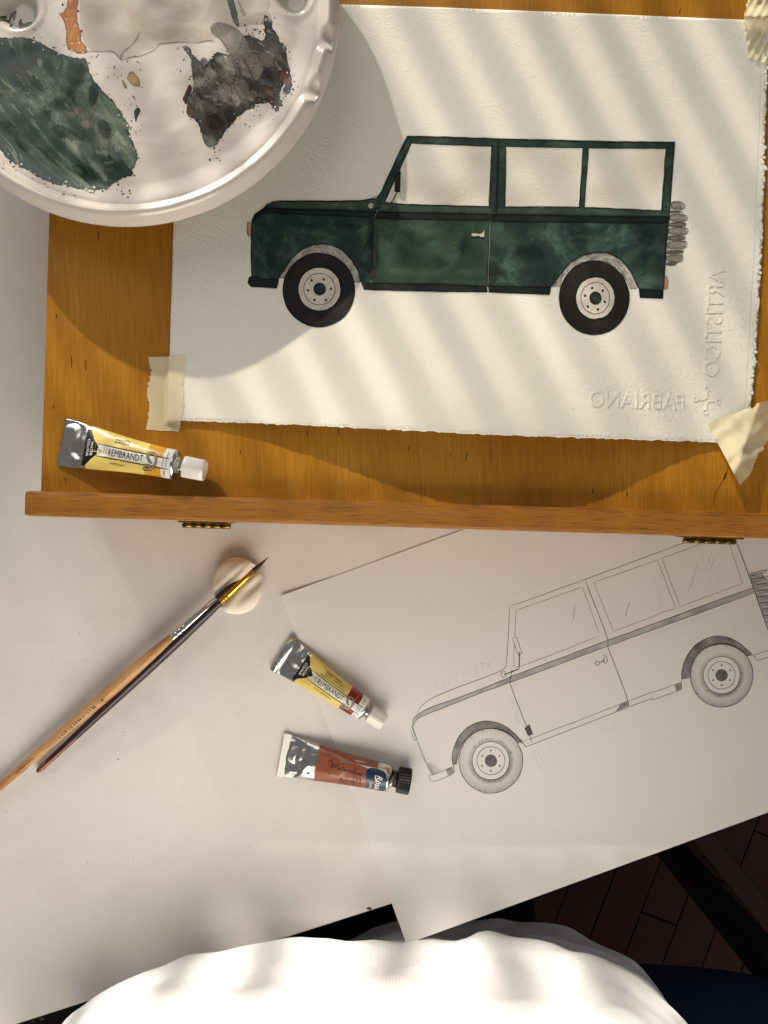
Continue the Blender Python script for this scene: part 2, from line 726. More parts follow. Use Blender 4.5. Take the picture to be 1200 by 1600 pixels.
M['lab_yellow'] = label('yellow_label', srgb(228, 204, 112))
M['lab_white'] = label('white_label', srgb(226, 224, 220))
M['lab_black'] = label('black_label', srgb(16, 15, 14))
M['lab_ochre'] = label('ochre_label', srgb(206, 150, 34))
M['lab_red'] = label('dark_red_label', srgb(138, 20, 16))
M['lab_gold'] = label('gold_emblem', srgb(150, 140, 104), .3)
M['lab_rust'] = label('rust_label', srgb(142, 76, 50))
M['lab_navy'] = label('navy_label', srgb(14, 42, 78))
M['print_black'] = plain('black_print', srgb(22, 20, 18), .5, .3)
M['print_white'] = plain('white_print', srgb(230, 228, 224), .5, .3)
M['print_grey'] = plain('grey_print', srgb(120, 116, 104), .5, .3)
M['cap_white'] = plain('white_plastic_cap', srgb(228, 222, 214), .3, .5, var=.03)
M['cap_black'] = plain('black_plastic_cap', srgb(24, 23, 22), .4, .5)


def handle_wood():
    t = NT('bare_wood_handle').set(Roughness=.45)
    v = t.mapped((1, 1, 1), (0, 0, math.radians(-47)))
    mp = t.n('ShaderNodeMapping')
    mp.inputs['Scale'].default_value = (.08, 1, 1)
    t.l(v, mp.inputs['Vector'])
    f = t.noise(700, 3, .6, .3, mp.outputs[0])
    g = t.noise(28, 3, .6, .5)
    c = t.ramp(t.math('MULTIPLY_ADD', f, .5, t.math('MULTIPLY', g, .5)), [(.3, srgb(148, 100, 52)), (.5, srgb(190, 144, 92)), (.7, srgb(208, 166, 116))])
    t.color(c)
    return t.m


M['handle_wood'] = handle_wood()
t = NT('plum_lacquer').set(Roughness=.36, Base_Color=srgb(40, 17, 27))
t.b.inputs['Coat Weight'].default_value = .15
M['plum'] = t.m
M['raw_wood'] = plain('chipped_raw_wood', srgb(176, 112, 92), .7, .3, var=.15, scale=400)
t = NT('silver_ferrule').set(Metallic=1.0, Roughness=.14, Base_Color=srgb(226, 222, 216))
M['silver'] = t.m
t = NT('gold_ferrule').set(Metallic=1.0, Roughness=.16, Base_Color=srgb(226, 174, 70))
M['gold'] = t.m


def bristle():
    t = NT('dark_bristle').set(Roughness=.5)
    f = t.noise(1800, 2, .5, 0, t.mapped((1, 1, 1)))
    t.color(t.mix(f, srgb(18, 11, 9), srgb(52, 34, 28)))
    t.bump(f, .5, .0002)
    return t.m


M['bristle'] = bristle()
t = NT('kneaded_eraser').set(Roughness=.75, Base_Color=srgb(222, 208, 184))
t.color(t.mix(t.noise(90, 4, .6), srgb(230, 219, 200), srgb(244, 236, 220)))
t.b.inputs['Subsurface Weight'].default_value = .1
t.b.inputs['Subsurface Scale'].default_value = .003
t.bump(t.noise(400, 3, .6), .4, .0003)
M['eraser'] = t.m


def jersey():
    t = NT('white_jersey').set(Roughness=.95, Base_Color=srgb(236, 236, 238))
    t.b.inputs['Specular IOR Level'].default_value = .1
    t.b.inputs['Sheen Weight'].default_value = .15
    w = t.n('ShaderNodeTexWave', wave_type='BANDS', bands_direction='X')
    w.inputs['Scale'].default_value = 420
    w.inputs['Distortion'].default_value = 1.2
    t.l(t.co, w.inputs['Vector'])
    t.bump(w.outputs['Fac'], .4, .0003)
    return t.m


M['jersey'] = jersey()
M['stitch'] = plain('seam_thread', srgb(206, 206, 212), .9, .1)
M['denim'] = plain('black_trouser_cloth', srgb(20, 21, 26), .95, .1, bump=.0003, bscale=900)
M['skin'] = plain('skin', srgb(196, 150, 124), .6, .3)
M['chair_navy'] = plain('navy_upholstery', srgb(20, 34, 58), .85, .2, bump=.0004, bscale=700)
M['chair_metal'] = plain('black_metal', srgb(26, 26, 27), .45, .5)


def parquet(name, k):
    t = NT(name).set(Roughness=.5)
    g = t.noise(60, 4, .6, .5, t.mapped((1, .12, 1), (0, 0, .36)))
    a = (70 * k, 12 * k, 2 * k)
    b = (98 * k, 20 * k, 3 * k)
    t.color(t.mix(g, srgb(*a), srgb(*b)))
    return t.m


M['plank'] = [parquet('parquet_wood_a', .74), parquet('parquet_wood_b', .84), parquet('parquet_wood_c', .79)]
M['floor_gap'] = plain('dark_floor_gap', srgb(24, 10, 6), .8)
M['dark_rail'] = plain('dark_rail_wood', srgb(60, 30, 20), .5)
M['frame_paint'] = plain('window_frame_paint', srgb(214, 210, 204), .5)

# ------------------------------------------------------------------ the room side: window whose bars and curtain added to shade the table (above the picture)
YW = 1800.0
win = thing('window', 'window with upright bars and one crossbar, behind the easel', 'window', (-900, YW, 585))


def wbox(name, x0, x1, z0, z1, d, parent, mat):
    v, f = box_pts((0, 0), (1, 0), (0, 1), x0, x1, YW - d, YW + d, z0, z1, 1.0)
    return mesh(name, v, f, mat, parent)


wbox('sill', -1900, 300, -720, 583, 30, win, M['frame_paint'])
wbox('crossbar', -1700, 300, 700, 718, 12, win, M['frame_paint'])
wbox('transom', -1700, -1112, 719, 739, 11, win, M['frame_paint'])  # extra strip added out of view to stop sun spilling onto the near left table
wbox('head', -1900, 300, 1900, 1960, 30, win, M['frame_paint'])
x = -1580.0
while x < 60:
    bw = random.uniform(3.6, 5.4)
    wbox('bar', x - bw, x + bw, 584, 699, 5.2, win, M['frame_paint'])
    x += 30.6 + random.uniform(-2.2, 2.2)
# railing added unseen outside so its uneven uprights dapple the shirt
YR = YW + 200
dapple_frame = thing('garden_railing', 'low railing with uneven uprights beyond the window', 'railing', (-1300, YR, 380))
rg = random.Random(4)
x = -1560.0
while x < -700:
    w_ = rg.uniform(7, 12)
    v, f = box_pts((0, 0), (1, 0), (0, 1), x - w_, x + w_, YR - 6, YR + 6, 789, 846 + rg.uniform(0, 20), 2)
    mesh('upright', v, f, M['frame_paint'], dapple_frame)
    x += rg.uniform(42, 70)
v, f = box_pts((0, 0), (1, 0), (0, 1), -1800, -460, YR - 5, YR + 5, 779, 788.5, 2)
mesh('rail', v, f, M['frame_paint'], dapple_frame)
for x in (-1800, -470):
    v, f = box_pts((0, 0), (1, 0), (0, 1), x, x + 12, YR - 6, YR + 6, 380, 778.5, 2)
    mesh('post', v, f, M['frame_paint'], dapple_frame)


def sheer(name, k):
    t = NT(name).set(Roughness=.9, Base_Color=srgb(236, 232, 224))
    tp = t.n('ShaderNodeBsdfTransparent')
    mx = t.n('ShaderNodeMixShader')
    mx.inputs[0].default_value = k
    t.l(t.b.outputs[0], mx.inputs[1])
    t.l(tp.outputs[0], mx.inputs[2])
    t.l(mx.outputs[0], t.out.inputs[0])
    return t.m


def scrim(name, lab, x0, x1, z0, z1, y, k):  # pleated see-through sheet put in out of view to cut the sun
    v = []
    f = []
    n = int((x1 - x0) / 6)
    for i in range(n + 1):
        xx = x0 + (x1 - x0) * i / n
        yy = y + 9 * math.sin(xx * .16) + 4 * math.sin(xx * .05)
        v += [(xx, yy, z0), (xx, yy, z1)]
        if i:
            f.append([2 * i - 2, 2 * i, 2 * i + 1, 2 * i - 1])
    o = mesh(name, v, f, sheer(name + '_cloth', k), None, True, org=(x0, y, z0))
    return tag(o, lab, 'curtain')


scrim('cafe_curtain', 'thin sheer half curtain across the window', -1560, 200, 540, 697, YW - 60, .30)  # added to weaken the sun on paper and board
scrim('upper_sheer', 'gauze strip hanging above the crossbar of the window', -1560, 200, 698, 788, YW - 60, .32)  # added so the visible part of the shirt gets less sun
scrim('lining_curtain', 'denser half curtain behind the sheer one', -1600, -1002, 612, 676, YW - 110, .16)  # added to block sun from the table beside the box
scrim('curtain_valance', 'low strip of dense curtain along the window sill', -1600, -958, 500, 611, YW - 110, .05)  # added to shade the table strip left of the board

# ------------------------------------------------------------------ floor, parquet
floor = mesh('floor', [(-3000, -3000, -722), (3000, -3000, -722), (3000, 3000, -722), (-3000, 3000, -722)], [[0, 1, 2, 3]], M['floor_gap'])
tag(floor, kind='structure')
fa = math.radians(-21)
fx, fy = (math.cos(fa), math.sin(fa)), (-math.sin(fa), math.cos(fa))
k = 0
FO = W(1000, 1420, -720)
for i in range(-6, 8):
    off = (i % 3) * 88
    for j in range(-3, 4):
        u0, v0 = i * 58.0, j * 265.0 + off
        c = (FO[0] + fx[0] * (u0 + 28) + fy[0] * (v0 + 130), FO[1] + fx[1] * (u0 + 28) + fy[1] * (v0 + 130))
        if not (110 < c[0] < 700 and -900 < c[1] < -330):
            continue
        v, f = box_pts(FO, fx, fy, u0, u0 + 56.4, v0, v0 + 263, -721, -712 + random.uniform(-.6, .6), .8)
        mesh('plank', v, f, M['plank'][(i * 5 + j * 3) % 3], floor)
        k += 1

# ------------------------------------------------------------------ table
ta, tb = W(60, 1590, 0), W(605, 1415, 0)
tdx, tdy = tb[0] - ta[0], tb[1] - ta[1]
tl = math.hypot(tdx, tdy)
tx, ty = (tdx / tl, tdy / tl), (-tdy / tl, tdx / tl)
table = thing('table', 'white table with a straight front edge under all the art things', 'table', (0, 0, -720))
v, f = box_pts(ta, tx, ty, -420, 900, 0, 800, -24, 0, 1.2)
mesh('table_top', v, f, M['table'], table)
for (u, w_) in ((-380, 60), (840, 60), (-380, 740), (840, 740)):
    v, f = box_pts(ta, tx, ty, u - 22, u + 22, w_ - 22, w_ + 22, -712, -24.5, 2)
    mesh('leg', v, f, M['chair_metal'], table)
q0, q1 = W(1060, 1262, -690), W(1290, 1545, -690)
dl = math.hypot(q1[0] - q0[0], q1[1] - q0[1])
ex = ((q1[0] - q0[0]) / dl, (q1[1] - q0[1]) / dl)
v, f = box_pts(q0, ex, (-ex[1], ex[0]), 0, dl, -15, 15, -711, -690, 3)
mesh('foot_rail', v, f, M['dark_rail'], table)
CHIP = plain('bare_chipboard', srgb(74, 48, 26), .8)
for (cx, cy, r) in ((577, 1420, 4), (66, 1592, 4), (52, 1596, 3)):
    Acc().dab(rough(ellipse(cx, cy, r, r * .6, 14), 1.5, 2, cx), 1).build('worn_edge', lambda px, py: W(px, py, .12), CHIP, table)

# ------------------------------------------------------------------ easel box with drawing board
BZ = 58.0                                       # board surface
LZ = 66.5                                       # top of the ledge
o0 = W(63.5, 766, BZ)
ang = -0.0305
ex, ey = (math.cos(ang), math.sin(ang)), (-math.sin(ang), math.cos(ang))
easel = thing('box_easel', 'wooden table easel box with varnished board, beech ledge and brass hinges', 'easel', (o0[0], o0[1], 0))
v, f = box_pts(o0, ex, ey, 0, 420, -1.5, 300, 47, BZ, .5)
board = mesh('drawing_board', v, f, M['ply'], easel)
v, f = box_pts(o0, ex, ey, 3, 417, -12.2, 296, 5, 46.8, .8)
mesh('box_body', v, f, M['beech'], easel)
v, f = box_pts(o0, ex, ey, -4.4, 428, -13.2, -.6, 47.2, LZ, 1.9)
ledge = mesh('ledge', v, f, M['beech'], easel)
for (u, w_) in ((20, 10), (400, 10), (20, 280), (400, 280)):
    v, f = box_pts(o0, ex, ey, u - 8, u + 8, w_ - 8, w_ + 8, .3, 5, 1)
    mesh('foot', v, f, M['screw'], easel)


def hinge(px0, px1):
    c0, c1 = W(px0, 817, 44), W(px1, 819, 44)
    u0 = (c0[0] - o0[0]) * ex[0] + (c0[1] - o0[1]) * ex[1]
    u1 = (c1[0] - o0[0]) * ex[0] + (c1[1] - o0[1]) * ex[1]
    yb = -13.4
    v, f = box_pts(o0, ex, ey, u0, u1, yb - .9, yb + .9, 34, 56, .3)
    h = mesh('hinge', v, f, M['brass'], easel)
    n = 5
    for i in range(n):
        a0 = u0 + (u1 - u0) * i / n + .15
        a1 = u0 + (u1 - u0) * (i + 1) / n - .15
        secs = []
        for uu in (a0, a0 + .2, a1 - .2, a1):
            r = 1.6 if uu in (a0 + .2, a1 - .2) else 1.4
            secs.append([(o0[0] + ex[0] * uu + ey[0] * (yb - 2.3 + r * math.cos(q * math.pi / 6)), o0[1] + ex[1] * uu + ey[1] * (yb - 2.3 + r * math.cos(q * math.pi / 6)), 46 + r * math.sin(q * math.pi / 6)) for q in range(12)])
        v, f = loft(secs)
        mesh('knuckle', v, f, M['brass'], h, True)
    for uu in (u0 + (u1 - u0) * .05, u0 + (u1 - u0) * .42, u0 + (u1 - u0) * .80):
        v, f = box_pts(o0, ex, ey, uu - 1.1, uu + 1.1, yb - 2.9, yb - 2.0, 46.6, 48.0, .3)
        mesh('screw', v, f, M['screw'], h)


hinge(287, 362)
hinge(1066, 1147)
# short cracks and flecks in the veneer
CRK = ink('crack_brown', srgb(84, 34, 8), .6, .2)
on_board = lambda px, py: W(px, py, BZ + .05)
for p in ([(153, 360), (154, 378)], [(88, 489), (89, 499)], [(112, 556), (112, 575)], [(134, 562), (134, 580)], [(84, 632), (83, 640)],
          [(529, 667), (529, 680)], [(640, 696), (638, 706)], [(704, 706), (704, 715)], [(730, 706), (727, 722)], [(926, 762), (926, 772)], [(980, 767), (980, 777)],
          [(1064, 12), (1061, 24)], [(480, 672), (480, 682)], [(376, 702), (375, 712)], [(100, 745), (104, 754)], [(130, 748), (131, 752)]):
    Acc().line(p, 1.5, .8, .9, .5, 2).build('veneer_crack', on_board, CRK, board)
Acc().line([(1142, 724), (1132, 748), (1118, 768), (1113, 792)], 1.3, .55, .5, .8, 3, curve=1).build('veneer_crack', on_board, CRK, board)
Acc().line([(1135, 738), (1131, 750)], 3, .8, .9, .4, 2).build('veneer_crack', on_board, CRK, board)

# ------------------------------------------------------------------ painting on watercolour paper


def hbow(px, py):
    """how far the taped sheet stands off the board (mm)"""
    t = max(0.0, min(1.0, (px - 300) / 830))
    b = math.sin(math.pi * t ** 1.12) ** 1.5 if 0 < t < 1 else 0
    s = max(0.0, min(1.0, (py - 300) / 390))
    s = s * s * (3 - 2 * s)
    w_ = .35 * nz(px * .006, py * .006, 3)
    return 12.5 * b * s + max(0, .6 + w_)


def pz(dz):
    def f(px, py):
        return W(px, py, BZ + .75 + hbow(px, py) + dz)
    return f


PAPER = [(283, -14), (527, 6.5), (700, 12), (900, 20), (1165, 31), (1203, 33), (1199, 110), (1195, 250), (1191, 380), (1184, 500), (1178, 600), (1166, 692),
         (1112, 690.5), (1000, 687), (800, 680.5), (600, 670.5), (420, 662), (262, 656), (266, 520), (271, 345), (277, 160)]
top = resample(PAPER[:6], 6, False)
rgt = rough(resample(PAPER[5:12], 2.2, False), 2.0, 50, 4, .12, 4, False)
bot = rough(resample(PAPER[11:18], 2.2, False), 1.6, 50, 9, .10, 4, False)
lft = resample(PAPER[17:] + [PAPER[0]], 6, False)
POLY = top[:-1] + rgt[1:-1] + bot[1:-1] + lft[:-1]
painting = thing('watercolour_painting', 'watercolour of a dark green off-road car on deckle-edged white paper', 'painting', W(730, 350, BZ))
paper = sheet('paper_sheet', POLY, pz(0), M['wc_paper'], painting, step=7.0, thick=.7)
paper.data.polygons.foreach_set('use_smooth', [len(p.vertices) == 3 for p in paper.data.polygons])
# torn fibres along the deckle
a = Acc()
for seg, off in ((rgt, 2.0), (bot, 1.6)):
    for i in range(2, len(seg) - 2):
        if random.random() < (.3 if seg is rgt else .6):
            x, y = seg[i]
            if seg is rgt:
                a.dab(rough(ellipse(x - off + random.uniform(-1, 1.5), y, random.uniform(1, 3), random.uniform(1.5, 3.5), 8), .8, 1.5, i), 1)
            else:
                a.dab(rough(ellipse(x, y - off + random.uniform(-1, 1), random.uniform(1.5, 4), random.uniform(.8, 2.0), 8), .8, 1.5, i), 1)
tag(a.build('deckle_fibre', pz(.16), M['wc_paper'], painting), kind='stuff')


def edge_tree(loops):
    pts = [q for L in loops for q in resample(L, .8)]
    kd = kdtree.KDTree(len(pts))
    for i, q in enumerate(pts):
        kd.insert((q[0], q[1], 0), i)
    kd.balance()
    return lambda x, y: kd.find((x, y, 0))[2]


def paint(name, poly, mat, dz, parent, holes=(), step=5.0, rag=.5, tide=3.0, fm=None, dens=None, lab=None):
    poly = rough(poly, rag, 2.5, len(poly) * 3.1, .12, 3) if rag else poly
    holes = [rough(h, rag, 2.5, 5.5, .12, 3) for h in holes] if rag else holes
    ed = edge_tree([poly] + list(holes))
    o = sheet(name, poly, fm or pz(dz), mat, parent, holes, step,
              edgef=lambda x, y: max(0.0, 1 - ed(x, y) / tide),
              densf=dens)
    if lab:
        o['label'] = lab
    return o


P1 = crop(380, 290, 5.4545)
P2 = crop(560, 200, 5)
P3 = crop(740, 200, 3.3333)
arch_f = P1((1000, 825), (985, 740), (930, 640), (850, 555), (760, 510), (680, 497), (600, 505), (500, 545), (420, 615), (360, 700), (305, 790))
arch_r = P3((855, 830), (820, 750), (770, 685), (700, 652), (630, 650), (560, 665), (500, 705), (450, 765), (405, 828))
BODY = (P1((72, 770), (66, 600), (70, 400), (78, 290), (100, 245), (150, 205), (175, 188), (200, 160), (260, 134), (400, 130), (600, 128), (850, 132), (1020, 125), (1100, 108))
        + P2((140, 550), (180, 490), (250, 340), (320, 190), (382, 62), (700, 70), (1100, 82)) + P3((400, 62), (700, 70), (1048, 73), (1035, 240), (1022, 420), (1005, 600), (990, 840), (985, 888), (865, 885), (860, 840))
        + arch_r + P3((395, 868), (200, 862), (80, 856)) + P2((1010, 1285), (700, 1280), (300, 1272), (40, 1265), (15, 1190)) + arch_f + P1((285, 875), (180, 868), (70, 862), (40, 830), (45, 785)))
W1 = P2((415, 120), (700, 132), (1038, 145), (1030, 400), (1020, 610), (700, 605), (400, 598), (205, 580), (320, 330))
W2 = P3((167, 97), (350, 101), (570, 105), (560, 260), (548, 412), (165, 410))
W3 = P3((600, 105), (1002, 108), (990, 270), (978, 430), (578, 412), (588, 250))
car = paint('painted_body', BODY, M['car_green'], .04, painting, [W1, W2, W3])
paint('painted_hood', P1((185, 182), (210, 158), (262, 138), (600, 134), (850, 138), (1020, 132), (1100, 116)) + P2((140, 556), (165, 590), (120, 640)) + P1((850, 205), (500, 200), (300, 190)), M['car_hood'], .08, car)
paint('painted_windscreen_pillar', P2((140, 552), (180, 492), (250, 342), (320, 192), (384, 66), (420, 76), (415, 122), (320, 335), (205, 582), (160, 600)), M['car_frame'], .08, car)
paint('painted_roof_rail', P2((384, 66), (700, 74), (1100, 86), (1095, 148), (1040, 145), (700, 132), (412, 120)) + [], M['car_frame'], .085, car)
paint('painted_roof_rail', P3((130, 58), (400, 66), (700, 74), (1044, 77), (1040, 120), (1002, 108), (600, 104), (570, 104), (167, 96), (135, 96)), M['car_frame'], .08, car)
paint('painted_pillar', P2((1042, 148), (1090, 148), (1078, 660), (1020, 640), (1022, 608), (1032, 400)), M['car_frame'], .08, car)
paint('painted_pillar', P3((134, 96), (166, 97), (164, 412), (160, 440), (122, 445)), M['car_frame'], .08, car)
paint('painted_pillar', P3((572, 104), (600, 104), (588, 260), (577, 412), (575, 432), (550, 430), (550, 410), (561, 260)), M['car_frame'], .085, car, rag=.3)
paint('painted_pillar', P3((1004, 110), (1044, 80), (1034, 240), (1020, 450), (975, 445), (979, 430), (991, 270)), M['car_frame'], .085, car)
paint('painted_window_sill', P2((205, 585), (400, 600), (700, 607), (1022, 612), (1070, 665), (700, 660), (300, 655), (150, 648), (170, 600)), M['car_hood'], .085, car)
paint('painted_window_sill', P3((122, 414), (300, 412), (560, 414), (760, 422), (1018, 434), (1018, 460), (700, 455), (400, 448), (120, 446)), M['car_hood'], .09, car)
paint('painted_door', P2((120, 715), (500, 712), (1030, 722), (1020, 900), (1010, 1235), (700, 1220), (300, 1212), (100, 1208), (115, 960)), M['car_door'], .08, car)
paint('painted_rear_panel', P3((90, 490), (400, 488), (700, 492), (1010, 495), (1000, 640), (988, 838), (862, 838)) + arch_r[1:-1] + P3((400, 826), (200, 826), (80, 824)), M['car_green'], .08, car)
paint('painted_belt_line', P2((120, 655), (300, 662), (700, 668), (1060, 678), (1040, 712), (700, 714), (300, 706), (120, 700)), M['car_dark'], .12, car)
paint('painted_belt_line', P3((95, 452), (400, 455), (700, 462), (1020, 465), (1015, 492), (600, 488), (92, 484)), M['car_dark'], .12, car)
paint('painted_belt_line', P1((85, 285), (110, 250), (180, 198), (300, 196), (600, 205), (850, 212), (1120, 222), (1110, 268), (850, 262), (500, 250), (250, 225), (150, 250), (90, 300)), M['car_dark'], .12, car)
paint('painted_sill', P2((40, 1212), (300, 1216), (700, 1224), (1005, 1240), (1005, 1282), (700, 1276), (300, 1268), (46, 1262)), M['car_dark'], .12, car)
paint('painted_sill', P3((80, 826), (200, 828), (402, 830), (393, 865), (200, 859), (82, 853)), M['car_dark'], .12, car)
paint('painted_bumper', P1((50, 778), (180, 795), (302, 800), (284, 872), (180, 865), (75, 858), (44, 830)), M['car_dark'], .12, car)
paint('painted_bumper', P3((862, 842), (985, 845), (980, 885), (868, 882)), M['car_dark'], .12, car)
# pale door edge strip and hinge
paint('door_edge', P1((1112, 300), (1140, 300), (1135, 690), (1098, 690), (1105, 500)), M['car_hood'], .13, car, step=4)
paint('door_hinge', P1((1065, 715), (1095, 712), (1098, 700), (1132, 702), (1130, 785), (1092, 800), (1066, 780)), M['hub'], .17, car, step=4)
paint('door_handle', P2((880, 822), (905, 818), (945, 826), (968, 815), (982, 786), (990, 790), (985, 852), (960, 855), (940, 842), (905, 850), (884, 846)), M['handle_wash'], .16, car, rag=.2, step=4)
BLOOM = ink('pale_wash_bloom', srgb(112, 136, 112), .7, .3, 900, wc=True)
SOAK = ink('dark_wash_pool', srgb(8, 20, 18), .7, .2, 900, wc=True)
rb = random.Random(11)


def bloom(cx, cy, rx, ry, rot, d, mat, dz):
    p = rough(ellipse(cx, cy, rx, ry, 30, rot), min(rx, ry) * .28, 2.5, cx, .06, 3)
    ed = edge_tree([p])
    m = min(rx, ry) * .55
    d *= .65 if mat is SOAK else 1.1
    a = Acc().dab(p, d, 3.5, lambda x, y: d * min(1, ed(x, y) / m) ** .8)
    a.build('wash_bloom' if mat is BLOOM else 'wash_pool', pz(dz), mat, car)


for (cx, cy, rx, ry, rot, d, m_) in ((612, 372, 12, 22, .3, .16, BLOOM), (640, 425, 44, 9, .05, .22, BLOOM), (700, 395, 26, 16, .4, .14, BLOOM), (735, 425, 24, 8, 0, .2, BLOOM), (610, 405, 12, 20, .5, .14, BLOOM), (670, 362, 30, 8, .1, .12, BLOOM), (600, 352, 14, 12, .5, .12, BLOOM),
                                     (690, 410, 18, 16, .2, .4, SOAK), (640, 370, 20, 12, .6, .35, SOAK), (580, 365, 10, 30, 0, .4, SOAK), (725, 385, 14, 18, .2, .3, SOAK),
                                     (500, 366, 26, 8, .2, .16, BLOOM), (455, 372, 16, 14, .5, .14, BLOOM), (570, 365, 7, 22, .1, .2, BLOOM), (520, 372, 14, 7, .2, .16, BLOOM), (420, 400, 14, 26, 0, .4, SOAK), (540, 352, 30, 7, .1, .35, SOAK), (480, 352, 34, 6, 0, .35, SOAK),
                                     (790, 372, 22, 20, .4, .16, BLOOM), (850, 365, 26, 12, .2, .12, BLOOM), (985, 400, 10, 24, .9, .16, BLOOM), (800, 415, 26, 8, 0, .14, BLOOM), (930, 372, 34, 9, .1, .12, BLOOM), (1020, 420, 12, 26, 0, .12, BLOOM),
                                     (830, 395, 30, 14, .2, .4, SOAK), (900, 370, 26, 10, 0, .35, SOAK), (1010, 370, 20, 16, 0, .35, SOAK), (775, 425, 16, 16, .2, .35, SOAK)):
    bloom(cx, cy, rx, ry, rot, d, m_, .10 if m_ is SOAK else .105)
# wheel arches in pencil
arch = Acc()
ai_f = P1((310, 790), (360, 790), (400, 720), (470, 640), (560, 590), (645, 578), (730, 590), (810, 635), (880, 700), (925, 780), (950, 822), (1000, 825), (985, 740), (930, 640), (850, 555), (760, 510), (680, 497), (600, 505), (500, 545), (420, 615), (360, 700))
ai_r = P3((408, 828), (450, 826), (462, 780), (500, 735), (560, 702), (630, 690), (700, 702), (760, 740), (800, 800), (815, 838), (855, 838), (820, 750), (770, 685), (700, 652), (630, 650), (560, 665), (500, 705), (450, 765))
for ap, c in ((ai_f, P1((645, 890))[0]), (ai_r, P3((628, 884))[0])):
    arch = Acc()
    arch.dab(ap, .5, 4, lambda x, y: .36 + .3 * nz(x * .08, y * .08, 2))
    arch.build('painted_wheel_arch', pz(.03), M['arch_pencil'], car)
h = Acc()
for (cx, cy, r0, r1, ps) in ((*P1((645, 890))[0], 58.5, 71, P1), (*P3((628, 884))[0], 57.5, 68, P3)):
    for i in range(190):
        t = math.radians(random.uniform(-168, -12))
        rr = random.uniform(r0, r1)
        x, y = cx + rr * math.cos(t), cy + rr * math.sin(t)
        tt = t + math.pi / 2 + random.uniform(-.5, .5)
        l = random.uniform(2, 6)
        h.line([(x, y), (x + l * math.cos(tt), y + l * math.sin(tt))], .7, random.uniform(.2, .6), .5, .1, 2)
h.line(ai_f[:13], .9, .8)
h.line(ai_r[:11], .9, .6)
tag(h.build('arch_hatching', pz(.05), M['arch_pencil'], car), kind='stuff')


def wheel(cx, cy, rx, ry, rcx, rcy, rim, ring, hub, bolts, lab):
    w_ = paint('painted_tyre', ellipse(cx, cy, rx, ry, 72), M['tyre'], .14, painting, [ellipse(rcx, rcy, rim[0] * .98, rim[1] * .98, 48)], rag=.7, lab=lab)
    r_ = paint('painted_rim', ellipse(rcx, rcy, *rim, 48), M['rim'], .11, w_, rag=.3, step=4)
    l = Acc()
    l.line(ellipse(rcx, rcy, *ring, 40), 1.1, .85, closed=True, taper=0, jit=.5)
    l.line(ellipse(rcx, rcy, rim[0] * 1.0, rim[1] * 1.0, 40), .9, .5, closed=True, taper=0, jit=.5)
    l.line(ellipse(cx, cy, rx, ry, 64), 1.0, .9, closed=True, taper=0, jit=.7)
    for i in range(60):
        t = random.uniform(0, 6.283)
        q = random.uniform(.78, .98)
        l.line([(rcx + rim[0] * q * math.cos(t), rcy + rim[1] * q * math.sin(t)), (rcx + rim[0] * q * math.cos(t + .15), rcy + rim[1] * q * math.sin(t + .15))], .6, .18, .4, .1, 2)
    l.build('rim_line', pz(.19), M['outline'], w_)
    paint('hub', ellipse(rcx + .3, rcy, *hub, 28), M['hub'], .16, w_, rag=.3, step=3)
    for b in bolts:
        bb = Acc().ell(*b, 1.9, 2.2, .95, 12)
        bb.build('bolt', pz(.18), M['outline'], w_)


wheel(*P1((645, 890))[0], 56.5, 57.8, *P1((650, 882))[0], (33.4, 34), (24.4, 24.8), (9.8, 10), P1((583, 808), (686, 800), (748, 878), (705, 975), (608, 973), (553, 893)), 'black painted front tyre with pale six-bolt rim')
wheel(*P3((628, 884))[0], 54.9, 57.9, *P3((634, 886))[0], (30.6, 33), (22.5, 24.6), (9.6, 10.5), P3((617, 833), (672, 847), (683, 905), (647, 945), (595, 930), (580, 873)), 'black painted rear tyre with pale six-bolt rim')
paint('painted_headlamp', smoothed(P1((40, 308), (72, 312), (72, 425), (45, 430), (30, 405), (33, 325)), True, 2), M['lamp_wash'], .1, painting, rag=.2, step=3, tide=1.5)
paint('painted_tail_lamp', smoothed(P3((992, 772), (1010, 774), (1014, 820), (1008, 840), (990, 842)), True, 2), M['lamp_wash'], .1, painting, rag=.2, step=3, tide=1.5)
# wing mirror
mir = paint('painted_mirror', P2((290, 340), (332, 338), (326, 503), (281, 498)), M['tyre'], .2, painting, rag=.3, step=3)
a = Acc()
a.line(P2((302, 502), (275, 555), (246, 603), (180, 614), (105, 612)), 2.0, .85, .2, .3)
a.build('mirror_arm', pz(.21), ink('mirror_arm_brown', srgb(88, 74, 64), .7, .2), mir)
paint('mirror_mount', ellipse(*P2((97, 608))[0], 4.6, 4.8, 18), M['handle_wash'], .2, mir, rag=.2, step=3)
# spare wheel seen edge on behind the tailgate
ribs = [((1030, 382), (1080, 382), (1102, 400), (1100, 425), (1028, 422)), ((1022, 432), (1070, 430), (1085, 440), (1028, 444)), ((1025, 448), (1105, 452), (1116, 470), (1106, 486), (1018, 484)),
        ((1020, 492), (1105, 490), (1106, 514), (1016, 516)), ((1018, 520), (1110, 518), (1120, 538), (1108, 556), (1012, 552)), ((1012, 560), (1098, 560), (1100, 584), (1010, 586)),
        ((1010, 590), (1108, 588), (1114, 608), (1104, 628), (1006, 630)), ((1004, 640), (1085, 634), (1096, 650), (1004, 658)), ((1004, 664), (1085, 660), (1092, 682), (1080, 700), (1002, 694)), ((1002, 702), (1060, 700), (1048, 718), (1002, 716))]
sp = Acc()
ln = Acc()
sp.dab(P3((1028, 384), (1078, 384), (1090, 430), (1104, 470), (1108, 540), (1104, 610), (1088, 680), (1052, 714), (1003, 714), (1008, 600), (1018, 500)), .32, 3)
